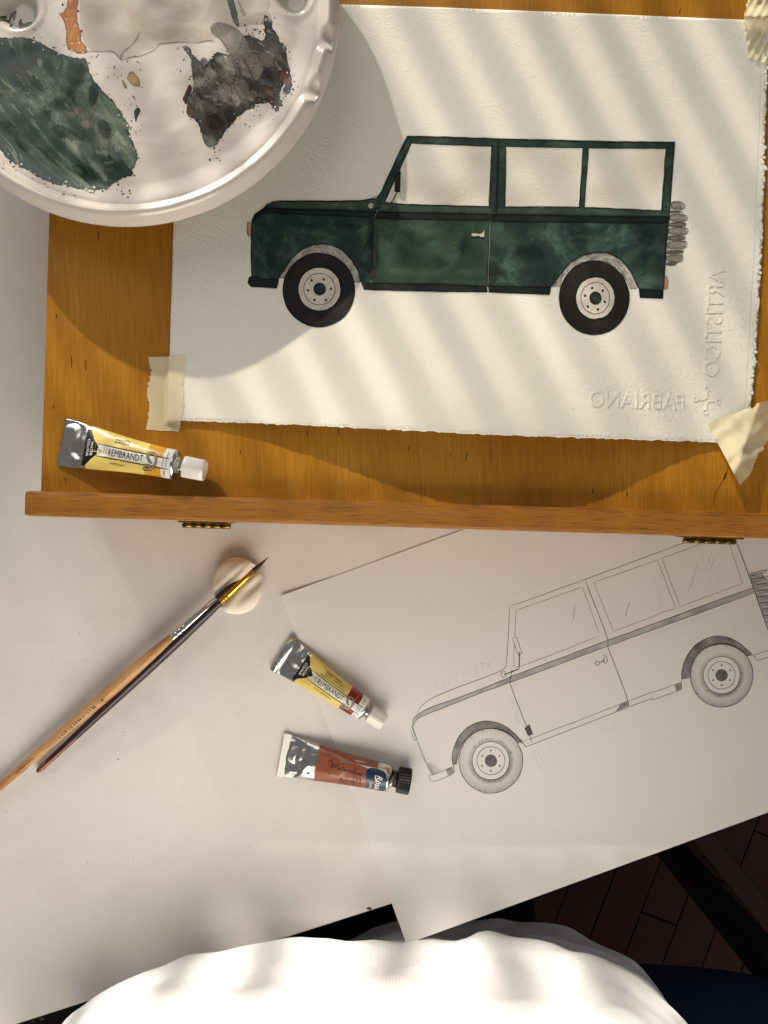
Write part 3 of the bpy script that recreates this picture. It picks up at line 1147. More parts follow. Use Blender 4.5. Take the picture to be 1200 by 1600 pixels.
for i, r in enumerate(ribs):
    pp = smoothed(P3(*r), True, 1)
    ys = [q[1] for q in pp]
    y0, y1 = min(ys), max(ys)
    sp.dab(pp, .4, 3, lambda x, y: .30 + .45 * abs((y - y0) / max(1, y1 - y0) - .45) + (.25 if i % 2 else 0))
    ln.line(pp, .9, .75, closed=True, jit=.6)
spw = sp.build('painted_spare_wheel', pz(.06), ink('spare_grey_wash', srgb(92, 84, 74), .75, .5, 1300, wc=True), painting)
ln.build('spare_wheel_line', pz(.1), M['outline'], spw)
# window tint
tn = Acc()
for wpoly, cs in ((W1, [P2((700, 540))[0], P2((880, 470))[0], P2((380, 460))[0], P2((960, 250))[0]]), (W2, [P3((290, 370))[0], P3((500, 170))[0], P3((210, 150))[0]]), (W3, [P3((900, 160))[0], P3((680, 350))[0], P3((960, 260))[0]])):
    def df(x, y, cs=cs):
        s = sum(math.exp(-((x - c[0]) ** 2 + ((y - c[1]) * 1.3) ** 2) / 900) for c in cs)
        return min(.3, .05 + .14 * s)
    tn.dab(wpoly, .2, 4, df)
tn.build('window_tint', pz(.03), M['tint'], painting)
# dark outlines drawn last
ol = Acc()
for p, w_, d_ in ((P1((175, 188), (200, 160), (260, 134), (400, 130), (600, 128), (850, 132), (1020, 125), (1100, 108), (1150, 85)), 1.3, .9),
               (P1((72, 770), (66, 600), (70, 400), (78, 290), (100, 245), (150, 205), (175, 188)), 1.5, .9),
               (P1((105, 255), (180, 195), (300, 197), (600, 206), (850, 213), (1120, 222)), 1.3, .95),
               (P1((85, 300), (150, 255), (250, 228), (500, 250), (850, 262), (1105, 270)), 1.2, .8),
               (P1((1112, 270), (1110, 400), (1102, 560), (1095, 700)), 1.3, .95), (P1((1088, 800), (1092, 830)), 1.2, .6),
               (P1((60, 775), (180, 797), (300, 800)), 1.2, .9), (P1((45, 785), (40, 830), (70, 862), (180, 868), (285, 875), (305, 800)), 1.1, .8), (arch_f, 1.3, .9), (arch_r, 1.3, .9),
               (P2((40, 1210), (300, 1214), (700, 1222), (1008, 1238)), 1.4, .95), (P2((40, 1265), (300, 1272), (700, 1280), (1005, 1285)), 1.0, .7),
               (P2((140, 550), (180, 490), (250, 340), (320, 190), (382, 62), (700, 70), (1100, 82)), 1.3, .85), (P2((205, 580), (320, 330), (415, 120)), 1.0, .8), (P2((205, 580), (400, 598), (700, 605), (1020, 612)), 1.4, .95),
               (P2((415, 120), (700, 132), (1038, 145)), 1.0, .7), (P2((1038, 145), (1030, 400), (1020, 610)), 1.4, .85), (P2((1092, 90), (1088, 300), (1078, 660)), 1.5, .95),
               (P2((130, 655), (300, 660), (700, 666), (1065, 676)), 1.5, .95), (P2((130, 704), (300, 708), (700, 716), (1035, 716)), 1.6, .95), (P2((1065, 676), (1036, 716)), 1.2, .9),
               (P2((1030, 722), (1020, 900), (1008, 1235)), 1.3, .9), (P2((150, 640), (125, 700)), 1, .7),
               (P3((130, 55), (400, 62), (700, 70), (1048, 73), (1035, 240), (1022, 420), (1005, 600), (990, 840)), 1.4, .9), (P3(*[(167, 97), (350, 101), (570, 105)]), 1.0, .7), (P3((167, 97), (165, 410)), 1.3, .85),
               (P3((165, 410), (350, 408), (548, 412)), 1.2, .85), (P3((570, 105), (560, 260), (550, 425)), 1.2, .85), (P3((598, 100), (588, 250), (574, 430)), 1.3, .9), (P3((578, 412), (760, 420), (978, 430)), 1.2, .9), (P3((1002, 108), (990, 270), (978, 440)), 1.3, .9),
               (P3((600, 105), (1002, 108)), .9, .7), (P3((95, 450), (400, 453), (700, 460), (1018, 463)), 1.5, .95), (P3((92, 486), (400, 488), (700, 492), (1012, 494)), 1.5, .9), (P3((92, 490), (80, 650), (76, 826)), 1.5, .8),
               (P3((80, 824), (200, 826), (404, 828)), 1.4, .95), (P3((80, 856), (200, 862), (395, 868), (405, 830)), 1.0, .8), (P3((862, 842), (988, 845)), 1.3, .95), (P3((860, 840), (866, 884), (984, 888), (988, 845)), 1.1, .8), (P3((122, 445), (95, 484)), 1.0, .7),
               (P1((32, 325), (30, 405), (45, 430), (70, 428)), .9, .6), (P1((33, 325), (40, 308), (70, 310)), .9, .6), (P3((992, 772), (1012, 775), (1014, 830), (992, 842)), .8, .5),
               (P2((880, 822), (905, 818), (945, 826), (968, 815), (982, 786), (990, 790), (985, 852), (960, 855), (940, 842), (905, 850), (884, 846), (880, 822)), 1.0, .8), (P2((882, 855), (940, 852), (985, 860)), 1.6, .7),
               (ellipse(*P2((97, 608))[0], 4.6, 4.8, 18), .9, .8)):
    ol.line(p, w_ * 1.15, d_, jit=.8)
ol.build('car_outline', pz(.23), M['outline'], painting)
Acc().line(P2((1008, 1240), (1014, 1285)), 1.5, .9).build('pale_seam', pz(.25), M['gap_line'], painting)
Acc().line(P2((98, 1190), (102, 1212)), 1.2, .7).build('pale_seam', pz(.25), M['gap_line'], painting)
Acc().line(P2((150, 640), (122, 705)), 1.0, .35).build('pale_seam', pz(.25), M['gap_line'], painting)
Acc().line(P2((1032, 730), (1012, 1225)), .8, .35).build('pale_seam', pz(.25), M['gap_line'], painting)
Acc().line(P3((84, 500), (76, 820)), .6, .25).build('pale_seam', pz(.25), M['gap_line'], painting)
Acc().line(P1((760, 160), (790, 160), (815, 158)), .9, .5).build('pale_seam', pz(.25), M['gap_line'], painting)
# pencil margin line along the right edge, specks
a = Acc()
a.line([(1190, 95), (1184, 250), (1178, 400), (1170, 540), (1163, 650)], .7, .3, .2, .4)
for i in range(26):
    a.ell(random.uniform(560, 1150), random.choice([random.uniform(40, 200), random.uniform(530, 660)]), random.uniform(.3, .8), None, random.uniform(.3, .8), 6)
for p in ([(1158, 470), (1164, 476)], [(1163, 484), (1157, 490)], [(1160, 498), (1166, 502)], [(1156, 508), (1164, 514)], [(1155, 522), (1162, 528)], [(1155, 536), (1160, 548)]):
    a.line(p, .8, .25, .6, 1.0, 2)
a.line([(894, 637), (897, 642)], .7, .7)
tag(a.build('pencil_mark', pz(.05), M['pencil'], painting), kind='stuff')


def emboss(v2, f2, tf, name, lift=.26):
    bm = bmesh.new()
    bv = [bm.verts.new((q[0], q[1], 0)) for q in v2]
    for f in f2:
        try:
            bm.faces.new([bv[i] for i in f])
        except ValueError:
            pass
    bmesh.ops.subdivide_edges(bm, edges=[e for e in bm.edges if e.calc_length() > 4], cuts=3)
    r = bmesh.ops.extrude_face_region(bm, geom=list(bm.faces))
    for e in r['geom']:
        if isinstance(e, bmesh.types.BMVert):
            e.co.z = 1
    bmesh.ops.recalc_face_normals(bm, faces=list(bm.faces))
    bm.verts.index_update()
    v3 = []
    for q in bm.verts:
        px, py = tf(q.co.x, q.co.y)
        v3.append(pz(-.1 if q.co.z < .5 else lift)(px, py))
    f3 = [[q.index for q in f.verts] for f in bm.faces]
    bm.free()
    return mesh(name, v3, f3, M['wc_paper'], painting)


def fit_text(s, length, size, shear=0):
    v, f = text2d(s, size, 1, shear)
    xs = [q[0] for q in v]
    k = length / (max(xs) - min(xs))
    m = min(xs)
    return [((q[0] - m) * k, q[1]) for q in v], f


v, f = fit_text('FABRIANO', 148, 36)
emboss(v, f, lambda x, y: (1069 - x, 640 + .035 * (-x) - y), 'embossed_lettering')
v, f = fit_text('ARTISTICO', 168, 36)
emboss(v, f, lambda x, y: (1132 - x * .05 - y, 419 + x), 'embossed_lettering')
a = Acc()
cc = [(1105, 607), (1087, 623), (1123, 627), (1103, 643), (1104.5, 625)]
for c in cc:
    a.line(ellipse(*c, 3.6, None, 16), 1.8, 1, closed=True, taper=0, jit=0, step=1.4)
for c in cc[:4]:
    d = (cc[4][0] - c[0], cc[4][1] - c[1])
    l = math.hypot(*d)
    a.line([(c[0] + d[0] * 4 / l, c[1] + d[1] * 4 / l), (cc[4][0] - d[0] * 4 / l, cc[4][1] - d[1] * 4 / l)], 3.2, 1, taper=0, jit=0)
emboss(a.v, a.f, lambda x, y: (x, y), 'embossed_emblem', .24)

# ------------------------------------------------------------------ masking tape


def tape(name, lab, poly, zf, jag, step=4.0):
    p = []
    n = len(poly)
    for i in range(n):
        seg = resample([poly[i], poly[(i + 1) % n]], 2.0, False)[:-1]
        if i in jag:
            s2 = rough(seg + [poly[(i + 1) % n]], jag[i], 99, i * 3.3 + len(name), .22, 4, False)[:-1]
            s2[0] = seg[0]
            seg = s2
        p += seg
    c = (sum(q[0] for q in poly) / n, sum(q[1] for q in poly) / n)
    o = sheet(name, p, lambda px, py: W(px, py, zf(px, py)), M['tape'], None, step=step, org=W(*c, BZ))
    return tag(o, lab, 'tape', 'masking tape holding the painting')


def left_tape(px, py):
    e = 262
    s = max(0, min(1, (px - e + 3) / 3))
    s2 = max(0, min(1, (664 - py) / 4))
    return BZ + .2 + (1.05 + hbow(px, py)) * s * s2 + .12 * nz(px * .2, py * .2)


tape('masking_tape', 'torn masking tape strip above the yellow tube, over the left paper edge', [(231, 558), (262, 557), (292, 556), (284, 600), (287, 630), (280, 674), (252, 673), (228, 671), (234, 640), (230, 612), (237, 580)], left_tape, {2: 3.0, 3: 3.0, 4: 3.0, 7: 3.0, 8: 3.0, 9: 3.0, 10: 2.0}, 3.5)


def rt_tape(px, py):
    d = max(0, 1 - abs((px - 1165) + (py - 690) * .35) / 46)
    w_ = math.sin((px * .8 + py * 1.0) * .16 + 2 * nz(px * .03, py * .03)) * .7 + 1.4 * nz(px * .045, py * .045, 4)
    return BZ + 2.2 + 6.0 * d * d + w_ * (.5 + .8 * d) + max(0, (py - 690)) * .045


tape('masking_tape', 'crumpled masking tape on the lower right paper corner', [(1105, 662), (1128, 651), (1150, 645), (1178, 636), (1184, 630), (1215, 622), (1215, 672), (1198, 690), (1190, 706), (1180, 718), (1175, 735), (1157, 760), (1132, 712)], rt_tape, {0: 2, 1: 2.0, 2: 2, 3: 2, 6: 4.0, 7: 4.0, 8: 4.0, 9: 4.0, 10: 4.0}, 3.5)


def ur_tape(px, py):
    d = max(0, 1 - abs(py - 26) / 26)
    return BZ + 1.9 + 5.5 * d * d + .5 * math.sin((px + py * .55) * .5) + .8 * nz(px * .08, py * .08)


tape('masking_tape', 'lifted masking tape on the upper right paper corner', [(1172, -14), (1166, 12), (1162, 30), (1166, 60), (1170, 90), (1186, 96), (1216, 104), (1216, -14)], ur_tape, {0: 3.0, 1: 2.0}, 3.0)

# ------------------------------------------------------------------ round palette
PZ = 79.0                                       # its mixing floor
PCX, PCY, _ = W(195, 16, PZ + 2)
PC = (PCX, PCY)
pal = thing('palette', 'round white glazed palette with dried green and grey paint', 'palette', (PCX, PCY, BZ + 1))
wells = [(*W(28, 12, PZ)[:2], 10.5, 5.5), (*W(459, -8, PZ)[:2], 9.0, 5.0)]
for q in range(4):
    t = math.radians(75 + q * 26)
    wells.append((PCX + 74 * math.cos(t), PCY + 74 * math.sin(t), 10, 5))
notch = [math.atan2(W(510, 70, PZ)[1] - PCY, W(510, 70, PZ)[0] - PCX), math.atan2(W(489, 150, PZ)[1] - PCY, W(489, 150, PZ)[0] - PCX)]


def sst(a, b, x):
    t = max(0, min(1, (x - a) / (b - a)))
    return t * t * (3 - 2 * t)


def pal_floor(x, y):
    """height of the glazed top at world x, y (mm)"""
    dx, dy = x - PCX, y - PCY
    r = math.hypot(dx, dy)
    z = .55 * nz(x * .035, y * .035, 1) + .25 * nz(x * .09, y * .09, 5)
    z *= sst(96, 84, r)
    z += 1.4 * sst(82, 93, r)
    t = math.atan2(dy, dx)
    kn = 1.0
    for n_ in notch:
        d = abs((t - n_ + math.pi) % (2 * math.pi) - math.pi) * 96
        kn = min(kn, sst(2.0, 6.0, d))
    z += (5.4 * sst(93.0, 98.2, r)) * (.02 + .98 * kn)
    for (wx, wy, wr, wd) in wells:
        d = math.hypot(x - wx, y - wy)
        if d < wr * 1.5:
            z -= wd * (1 - sst(wr * .55, wr * 1.05, d))
            z += .5 * math.exp(-((d - wr * 1.12) / 1.3) ** 2)
    return PZ + z


NA = 300
rs = [0.001] + [i * 1.5 for i in range(1, 58)] + [86.5 + i * .6 for i in range(0, 20)]
secs = []
for r in rs:
    secs.append([(PCX + r * math.cos(q * 2 * math.pi / NA), PCY + r * math.sin(q * 2 * math.pi / NA), 0) for q in range(NA)])
secs = [[(x, y, pal_floor(x, y)) for x, y, _ in s] for s in secs]
prof = [(98.8, 6.6), (99.8, 6.0), (100.5, 5.0), (101.1, 3.8), (101.7, 2.6), (102.2, 1.6), (102.7, .8), (103.1, .0), (103.2, -.6), (102.8, -1.4), (101, -3.2), (96, -5), (80, -8), (60, -11.5), (44, -13), (42, -PZ + BZ + 1.6), (38, -PZ + BZ + 1.6), (37, -12), (0.001, -12)]
last = secs[-1]
for r, z in prof:
    ring = []
    for q in range(NA):
        t = q * 2 * math.pi / NA
        zz = PZ + z
        if r > 97 and z > 3:
            zz = min(zz, last[q][2] + .05)
        ring.append((PCX + r * math.cos(t), PCY + r * math.sin(t), zz))
    secs.append(ring)
v, f = loft(secs, False)
dish = mesh('dish', v, f, M['glaze'], pal, True)


def pm(dz):
    def f(px, py):
        x, y, _ = W(px, py, PZ)
        return (x, y, pal_floor(x, y) + dz)
    return f


C6 = crop(0, 0, 4)
C7 = crop(250, 0, 3.871)


def blot(name, poly, mat, dz, rag=2.2, step=4.0, tide=4.0, dens=None, lab=None):
    poly = rough(smoothed(poly, True, 1), rag, 1.6, len(poly) + dz * 9, .11, 4)
    if rag > 1.55 and not dens:
        rr = random.Random(len(poly))
        sp, ho = Acc(), Acc()
        for q in poly:
            if rr.random() < .34 and q[0] > -5:
                d = abs(rr.gauss(0, 5)) + 1.2
                r = rr.choice([.3, .4, .6, .9, 1.5])
                t = rr.uniform(0, 6.28)
                p = (q[0] + d * math.cos(t), q[1] + d * math.sin(t))
                e_ = ellipse(*p, r, r * rr.uniform(.6, 1.6), 8, t)
                (ho if inside(p, poly) else sp).dab(e_, 1)
        tag(sp.build('paint_splatter', pm(.08), M['speck'], pal), kind='stuff')
        tag(ho.build('bare_fleck', pm(dz + .05), M['glaze'], pal), kind='stuff')
    ed = edge_tree([poly])
    return sheet(name, poly, pm(dz), mat, pal, step=step,
                 edgef=lambda x, y: max(0.0, 1 - ed(x, y) / tide), densf=dens and (lambda x, y: dens * (.7 + .6 * nz(x * .03, y * .03, 2))))


blot('paint_patch', C6((500, -60), (800, -60), (1250, -60), (1800, -60), (1660, 40), (1720, 160), (1490, 160), (1350, 260), (1200, 268), (1000, 270), (900, 330), (790, 385), (760, 380), (700, 322), (550, 325), (500, 200)), M['pal_beige'], .06, 1.5, 6, dens=.34)
blot('paint_patch', C6((-100, 240), (0, 230), (60, 240), (150, 232), (250, 262), (300, 295), (400, 345), (490, 370), (545, 365), (560, 450), (600, 520), (650, 580), (700, 620), (750, 700), (800, 760), (815, 850), (870, 980), (830, 1040), (835, 1100), (780, 1105), (720, 1140), (650, 1190), (560, 1190), (480, 1180), (400, 1160), (300, 1145), (230, 1100), (120, 1040), (60, 1000), (0, 940), (-100, 800), (-160, 500)), M['pal_green'], .10, 2.6)
blot('paint_patch', C7((130, 270), (180, 285), (195, 335), (250, 375), (272, 412), (330, 330), (370, 320), (430, 335), (470, 300), (500, 220), (560, 210), (600, 245), (640, 240), (628, 150), (625, 95), (650, 100), (680, 130), (672, 165), (715, 210), (720, 255), (760, 270), (775, 380), (800, 490), (795, 560), (770, 580), (740, 570), (760, 500), (730, 530), (720, 600), (745, 620), (705, 690), (690, 640), (640, 615), (560, 650), (500, 680), (440, 740), (390, 800), (350, 870), (305, 895), (265, 860), (245, 790), (220, 730), (160, 700), (165, 590), (205, 550), (200, 470), (185, 400), (190, 360), (155, 315)), M['pal_grey'], .10, 2.0, 3.5)
blot('paint_patch', C7((300, 165), (340, 130), (420, 150), (480, 180), (560, 300), (630, 400), (610, 480), (560, 500), (520, 440), (470, 400), (430, 340), (370, 240), (320, 210)), M['pal_pale'], .15, 1.2, 3.5, dens=.85)
blot('paint_patch', C7((400, -20), (440, -20), (460, 40), (470, 110), (485, 170), (450, 150), (430, 90)), M['pal_green'], .12, 1.2, 3.5)
blot('paint_patch', C7((450, 490), (490, 475), (530, 500), (540, 560), (580, 600), (560, 628), (500, 590), (455, 560)), M['pal_pale'], .17, .8, 3, dens=.9)
blot('paint_patch', C7((345, 520), (390, 490), (430, 520), (440, 590), (400, 630), (350, 600)), M['pal_pale'], .16, .8, 3, dens=.6)
blot('paint_patch', C7((590, 520), (650, 510), (700, 560), (715, 640), (700, 690), (685, 640), (640, 600), (590, 600)), M['pal_brown'], .14, 1.2, 3)
blot('paint_patch', C7((700, 480), (740, 420), (770, 400), (800, 490), (790, 560), (760, 500)), M['pal_brown'], .14, 1.2, 3)
blot('paint_patch', C7((180, 500), (200, 540), (165, 600), (160, 640), (130, 600), (150, 570)), M['pal_brown'], .14, 1.0, 3)
blot('paint_patch', C7((165, 620), (200, 640), (215, 720), (160, 700)), M['pal_brown'], .14, 1.0, 3)
blot('paint_patch', C6((425, -30), (490, -30), (480, 80), (490, 160), (510, 200), (500, 250), (550, 310), (540, 340), (480, 330), (430, 310), (410, 270), (415, 190), (395, 120), (365, 85), (410, 70)), M['pal_sienna'], .11, 1.6, 3)
blot('paint_patch', C6((800, 470), (825, 440), (870, 490), (880, 545), (830, 535), (795, 500)), M['pal_ochre'], .1, .8, 3)
blot('paint_patch', C6((760, 490), (795, 530), (790, 560), (770, 540)), M['pal_ochre'], .1, .6, 3)
blot('paint_patch', C6((838, 690), (862, 670), (880, 680), (865, 720), (848, 770), (840, 730)), M['pal_green'], .1, .7, 3)
blot('paint_patch', C6((400, 680), (440, 700), (470, 650), (520, 680), (490, 720), (455, 745), (405, 715)), M['pal_pale'], .16, .8, 3, dens=.95)
blot('paint_patch', C6((500, 760), (540, 735), (580, 780), (565, 815), (510, 800)), M['pal_pale'], .16, .8, 3, dens=.95)
blot('paint_patch', C6((-30, 130), (30, 40), (75, 10), (60, 60), (45, 110), (70, 165), (50, 150), (35, 110), (0, 130)), M['pal_olive'], .1, .8, 2.5)
blot('paint_patch', C6((100, 60), (110, 110), (150, 90), (205, 100), (190, 145), (150, 160), (100, 150), (75, 110)), M['pal_olive'], .1, .8, 2.5)
GREEN_P = C6((0, 240), (150, 240), (300, 300), (540, 370), (600, 520), (740, 700), (860, 980), (830, 1090), (650, 1180), (400, 1150), (230, 1090), (0, 930))
GREY_P = C7((190, 370), (330, 340), (430, 340), (640, 240), (760, 280), (790, 500), (700, 640), (560, 640), (430, 730), (310, 880), (240, 780), (170, 690), (200, 470))
POOL = {k: wash(k, *c, 60, 200, .36, .8, rough=.22, spec=.5, wc=False, alpha=True) for k, c in {
    'green_pool_deep': (srgb(8, 22, 18), srgb(22, 46, 38), srgb(44, 72, 60)), 'green_pool_pale': (srgb(66, 92, 80), srgb(104, 126, 110), srgb(150, 160, 142)),
    'grey_pool_deep': (srgb(14, 13, 12), srgb(34, 32, 29), srgb(62, 58, 52)), 'grey_pool_pale': (srgb(84, 80, 72), srgb(118, 112, 102), srgb(158, 150, 138))}.items()}
rp_ = random.Random(21)
for poly_, kinds, n_, r0, r1 in ((GREEN_P, ('green_pool_deep', 'green_pool_pale'), 34, 7, 26), (GREY_P, ('grey_pool_deep', 'grey_pool_pale'), 22, 6, 19)):
    k = 0
    xs_ = [q[0] for q in poly_]
    ys_ = [q[1] for q in poly_]
    while k < n_:
        c_ = (rp_.uniform(min(xs_), max(xs_)), rp_.uniform(min(ys_), max(ys_)))
        R_ = rp_.uniform(r0, r1)
        if not inside(c_, poly_) or not all(inside((c_[0] + R_ * .8 * math.cos(t_), c_[1] + R_ * .8 * math.sin(t_)), poly_) for t_ in (0, 1.57, 3.14, 4.71)):
            continue
        e_ = ellipse(*c_, R_, R_ * rp_.uniform(.35, .7), 14, rp_.gauss(.85, .35))
        blot('paint_patch', e_, POOL[rp_.choice(kinds)], .13 + .0015 * k, R_ * .13, 3.0, 2.0, dens=rp_.uniform(.3, .75))
        k += 1
a = Acc()
rr = random.Random(3)
for (x0, y0, x1, y1, n_, s_) in ((95, 285, 205, 312, 26, 1.6), (205, 95, 222, 260, 40, 1.2), (140, 85, 215, 130, 24, 1.2), (270, 60, 300, 130, 16, 1.3), (375, 30, 430, 60, 30, 1.5), (325, 225, 345, 255, 14, 1.5), (340, 170, 430, 200, 26, 1.2), (440, 70, 462, 160, 18, 1.1), (0, 245, 30, 270, 8, 1.2), (20, 40, 60, 60, 8, 1.0), (150, 120, 440, 300, 30, .7)):
    for i in range(n_):
        r = s_ * rr.uniform(.3, 1.0)
        a.ell(rr.uniform(x0, x1), rr.uniform(y0, y1), r, r * rr.uniform(.6, 1.3), 1, 8)
tag(a.build('paint_speck', pm(.09), M['speck'], pal), kind='stuff')
a = Acc()
for p in (C6((760, 380), (755, 350), (790, 310), (840, 270), (870, 200)), C6((790, 385), (800, 360), (880, 355), (930, 325), (980, 300), (1000, 270), (1100, 262), (1200, 268)), C6((550, 325), (700, 318), (740, 350), (760, 382)), C6((1200, 268), (1260, 262), (1310, 255), (1340, 260)),
          C7((365, 235), (400, 290), (425, 335)), C7((470, 0), (490, 40), (520, 90), (505, 100), (480, 60)), C6((205, 450), (215, 530), (250, 565), (285, 555), (290, 540), (265, 500)), C7((450, 490), (440, 540), (500, 600), (560, 628), (580, 600)), C7((350, 460), (420, 500), (440, 560)), C7((500, 350), (540, 420), (570, 490), (600, 500))):
    Acc().line(p, 1.0, .75, .3, 1.5, 1.5, curve=2).build('tide_line', pm(.2), M['speck'], pal)

# ------------------------------------------------------------------ paint tubes


class Tube:
    def __init__(self, name, lab, tail, tip, z, L, r, tailw, body, seed, flat=.42, group='paint tubes'):
        self.z0 = z
        a, b = W(*tail, z + 3), W(*tip, z + 6)
        d = math.hypot(b[0] - a[0], b[1] - a[1])
        self.L = d
        self.k = d / L
        self.o = a
        self.e = ((b[0] - a[0]) / d, (b[1] - a[1]) / d)
        self.n = (-self.e[1], self.e[0])
        self.r, self.tw, self.body, self.seed, self.flat = r, tailw, body, seed, flat
        self.root = thing(name, lab, 'paint tube', (a[0], a[1], z), group)

    def ab(self, x):
        t = max(0, min(1, x / self.body))
        s = t * t * (3 - 2 * t)
        s = s ** self.flat
        return self.tw + (self.r - self.tw) * sst(0, 1, t ** .8), .55 + (self.r * .98 - .55) * s

    def dent(self, x, y):
        t = max(0, min(1, x / self.body))
        w_ = math.sin(math.pi * min(1, t * 1.25)) if t < .8 else 0
        return w_ * (1.1 * nz(x * .11, y * .16, self.seed) + .4 * nz(x * .3, y * .35, self.seed + 4))

    def top(self, x, y, off=0.0):
        a, b = self.ab(x)
        q = min(.999, abs(y) / a)
        zz = b + b * (1 - q ** 2.2) ** (1 / 2.2)
        return self.world(x, y, zz + self.dent(x, y) * (1 - q * q) + off)

    def world(self, x, y, z):
        x *= self.k
        y *= self.k
        return (self.o[0] + self.e[0] * x + self.n[0] * y, self.o[1] + self.e[1] * x + self.n[1] * y, self.z0 + .15 + z * self.k)

    def ring(self, x, off=0.0, n=40):
        a, b = self.ab(x)
        out = []
        for i in range(n):
            t = 2 * math.pi * i / n
            c, s = math.cos(t), math.sin(t)
            y = (a + off) * math.copysign(abs(c) ** (2 / 2.2), c)
            z = b + (b + off * (1 if s > 0 else .2)) * math.copysign(abs(s) ** (2 / 2.2), s)
            if s > 0:
                q = min(1, abs(y) / (a + off))
                z += self.dent(x, y) * (1 - q * q)
            out.append(self.world(x, y, z))
        return out

    def band(self, name, x0, x1, mat, off=.06):
        n = max(2, int((x1 - x0) / .8))
        secs = [self.ring(x0 + (x1 - x0) * i / n, off) for i in range(n + 1)]
        v, f = loft(secs, False)
        return mesh(name, v, [list(reversed(q)) for q in f], mat, self.root, True)

    def round(self, name, prof, mat, parent=None, flutes=0, depth=0.0, n=48, smooth=True):
        """turned piece on the tube's axis; prof = (x, radius)"""
        zc = self.ab(self.body)[1]
        secs = []
        for x, r in prof:
            ring = []
            for i in range(n):
                t = 2 * math.pi * i / n
                rr = r
                if flutes and r > 1:
                    rr = r - depth * (.5 + .5 * math.cos(t * flutes))
                ring.append(self.world(x, rr * math.cos(t), zc + rr * math.sin(t)))
            secs.append(ring)
        v, f = loft(secs)
        return mesh(name, v, [list(reversed(q)) for q in f], mat, parent or self.root, smooth)

    def patch(self, name, poly, mat, off, parent=None, step=1.6):
        return sheet(name, poly, lambda x, y: self.top(x, y, off), mat, parent or self.root, step=step)

    def text(self, name, s, x, y, h, mat, off=.22, rot=0.0, length=None, shear=0, bold=0.0, parent=None, tilt=0.0):
        v, f = text2d(s, h / .72, 1, shear, bold=bold)
        xs = [q[0] for q in v]
        x0 = min(xs)
        k = 1 if not length else length / (max(xs) - x0)
        c, sn = math.cos(rot), math.sin(rot)
        v3 = []
        for q in v:
            a, b = (q[0] - x0) * k, q[1]
            v3.append(self.top(x + a * c - b * sn, y + a * sn + b * c, off))
        return mesh(name, v3, up_faces(v3, f), mat, parent or self.root)

    def strokes(self, name, lines, mat, w, off, parent=None):
        a = Acc()
        for p in lines:
            a.line(p, w, 1, .3, 0, .35, curve=2)
        v3 = [self.top(*q, off) for q in a.v]
        return mesh(name, v3, up_faces(v3, a.f), mat, parent or self.root)


def body_part(T, mat):
    n = 60
    secs = [T.ring(T.body * i / n) for i in range(n + 1)]
    v, f = loft(secs)
    return mesh('tube_body', v, [list(reversed(q)) for q in f], mat, T.root, True)


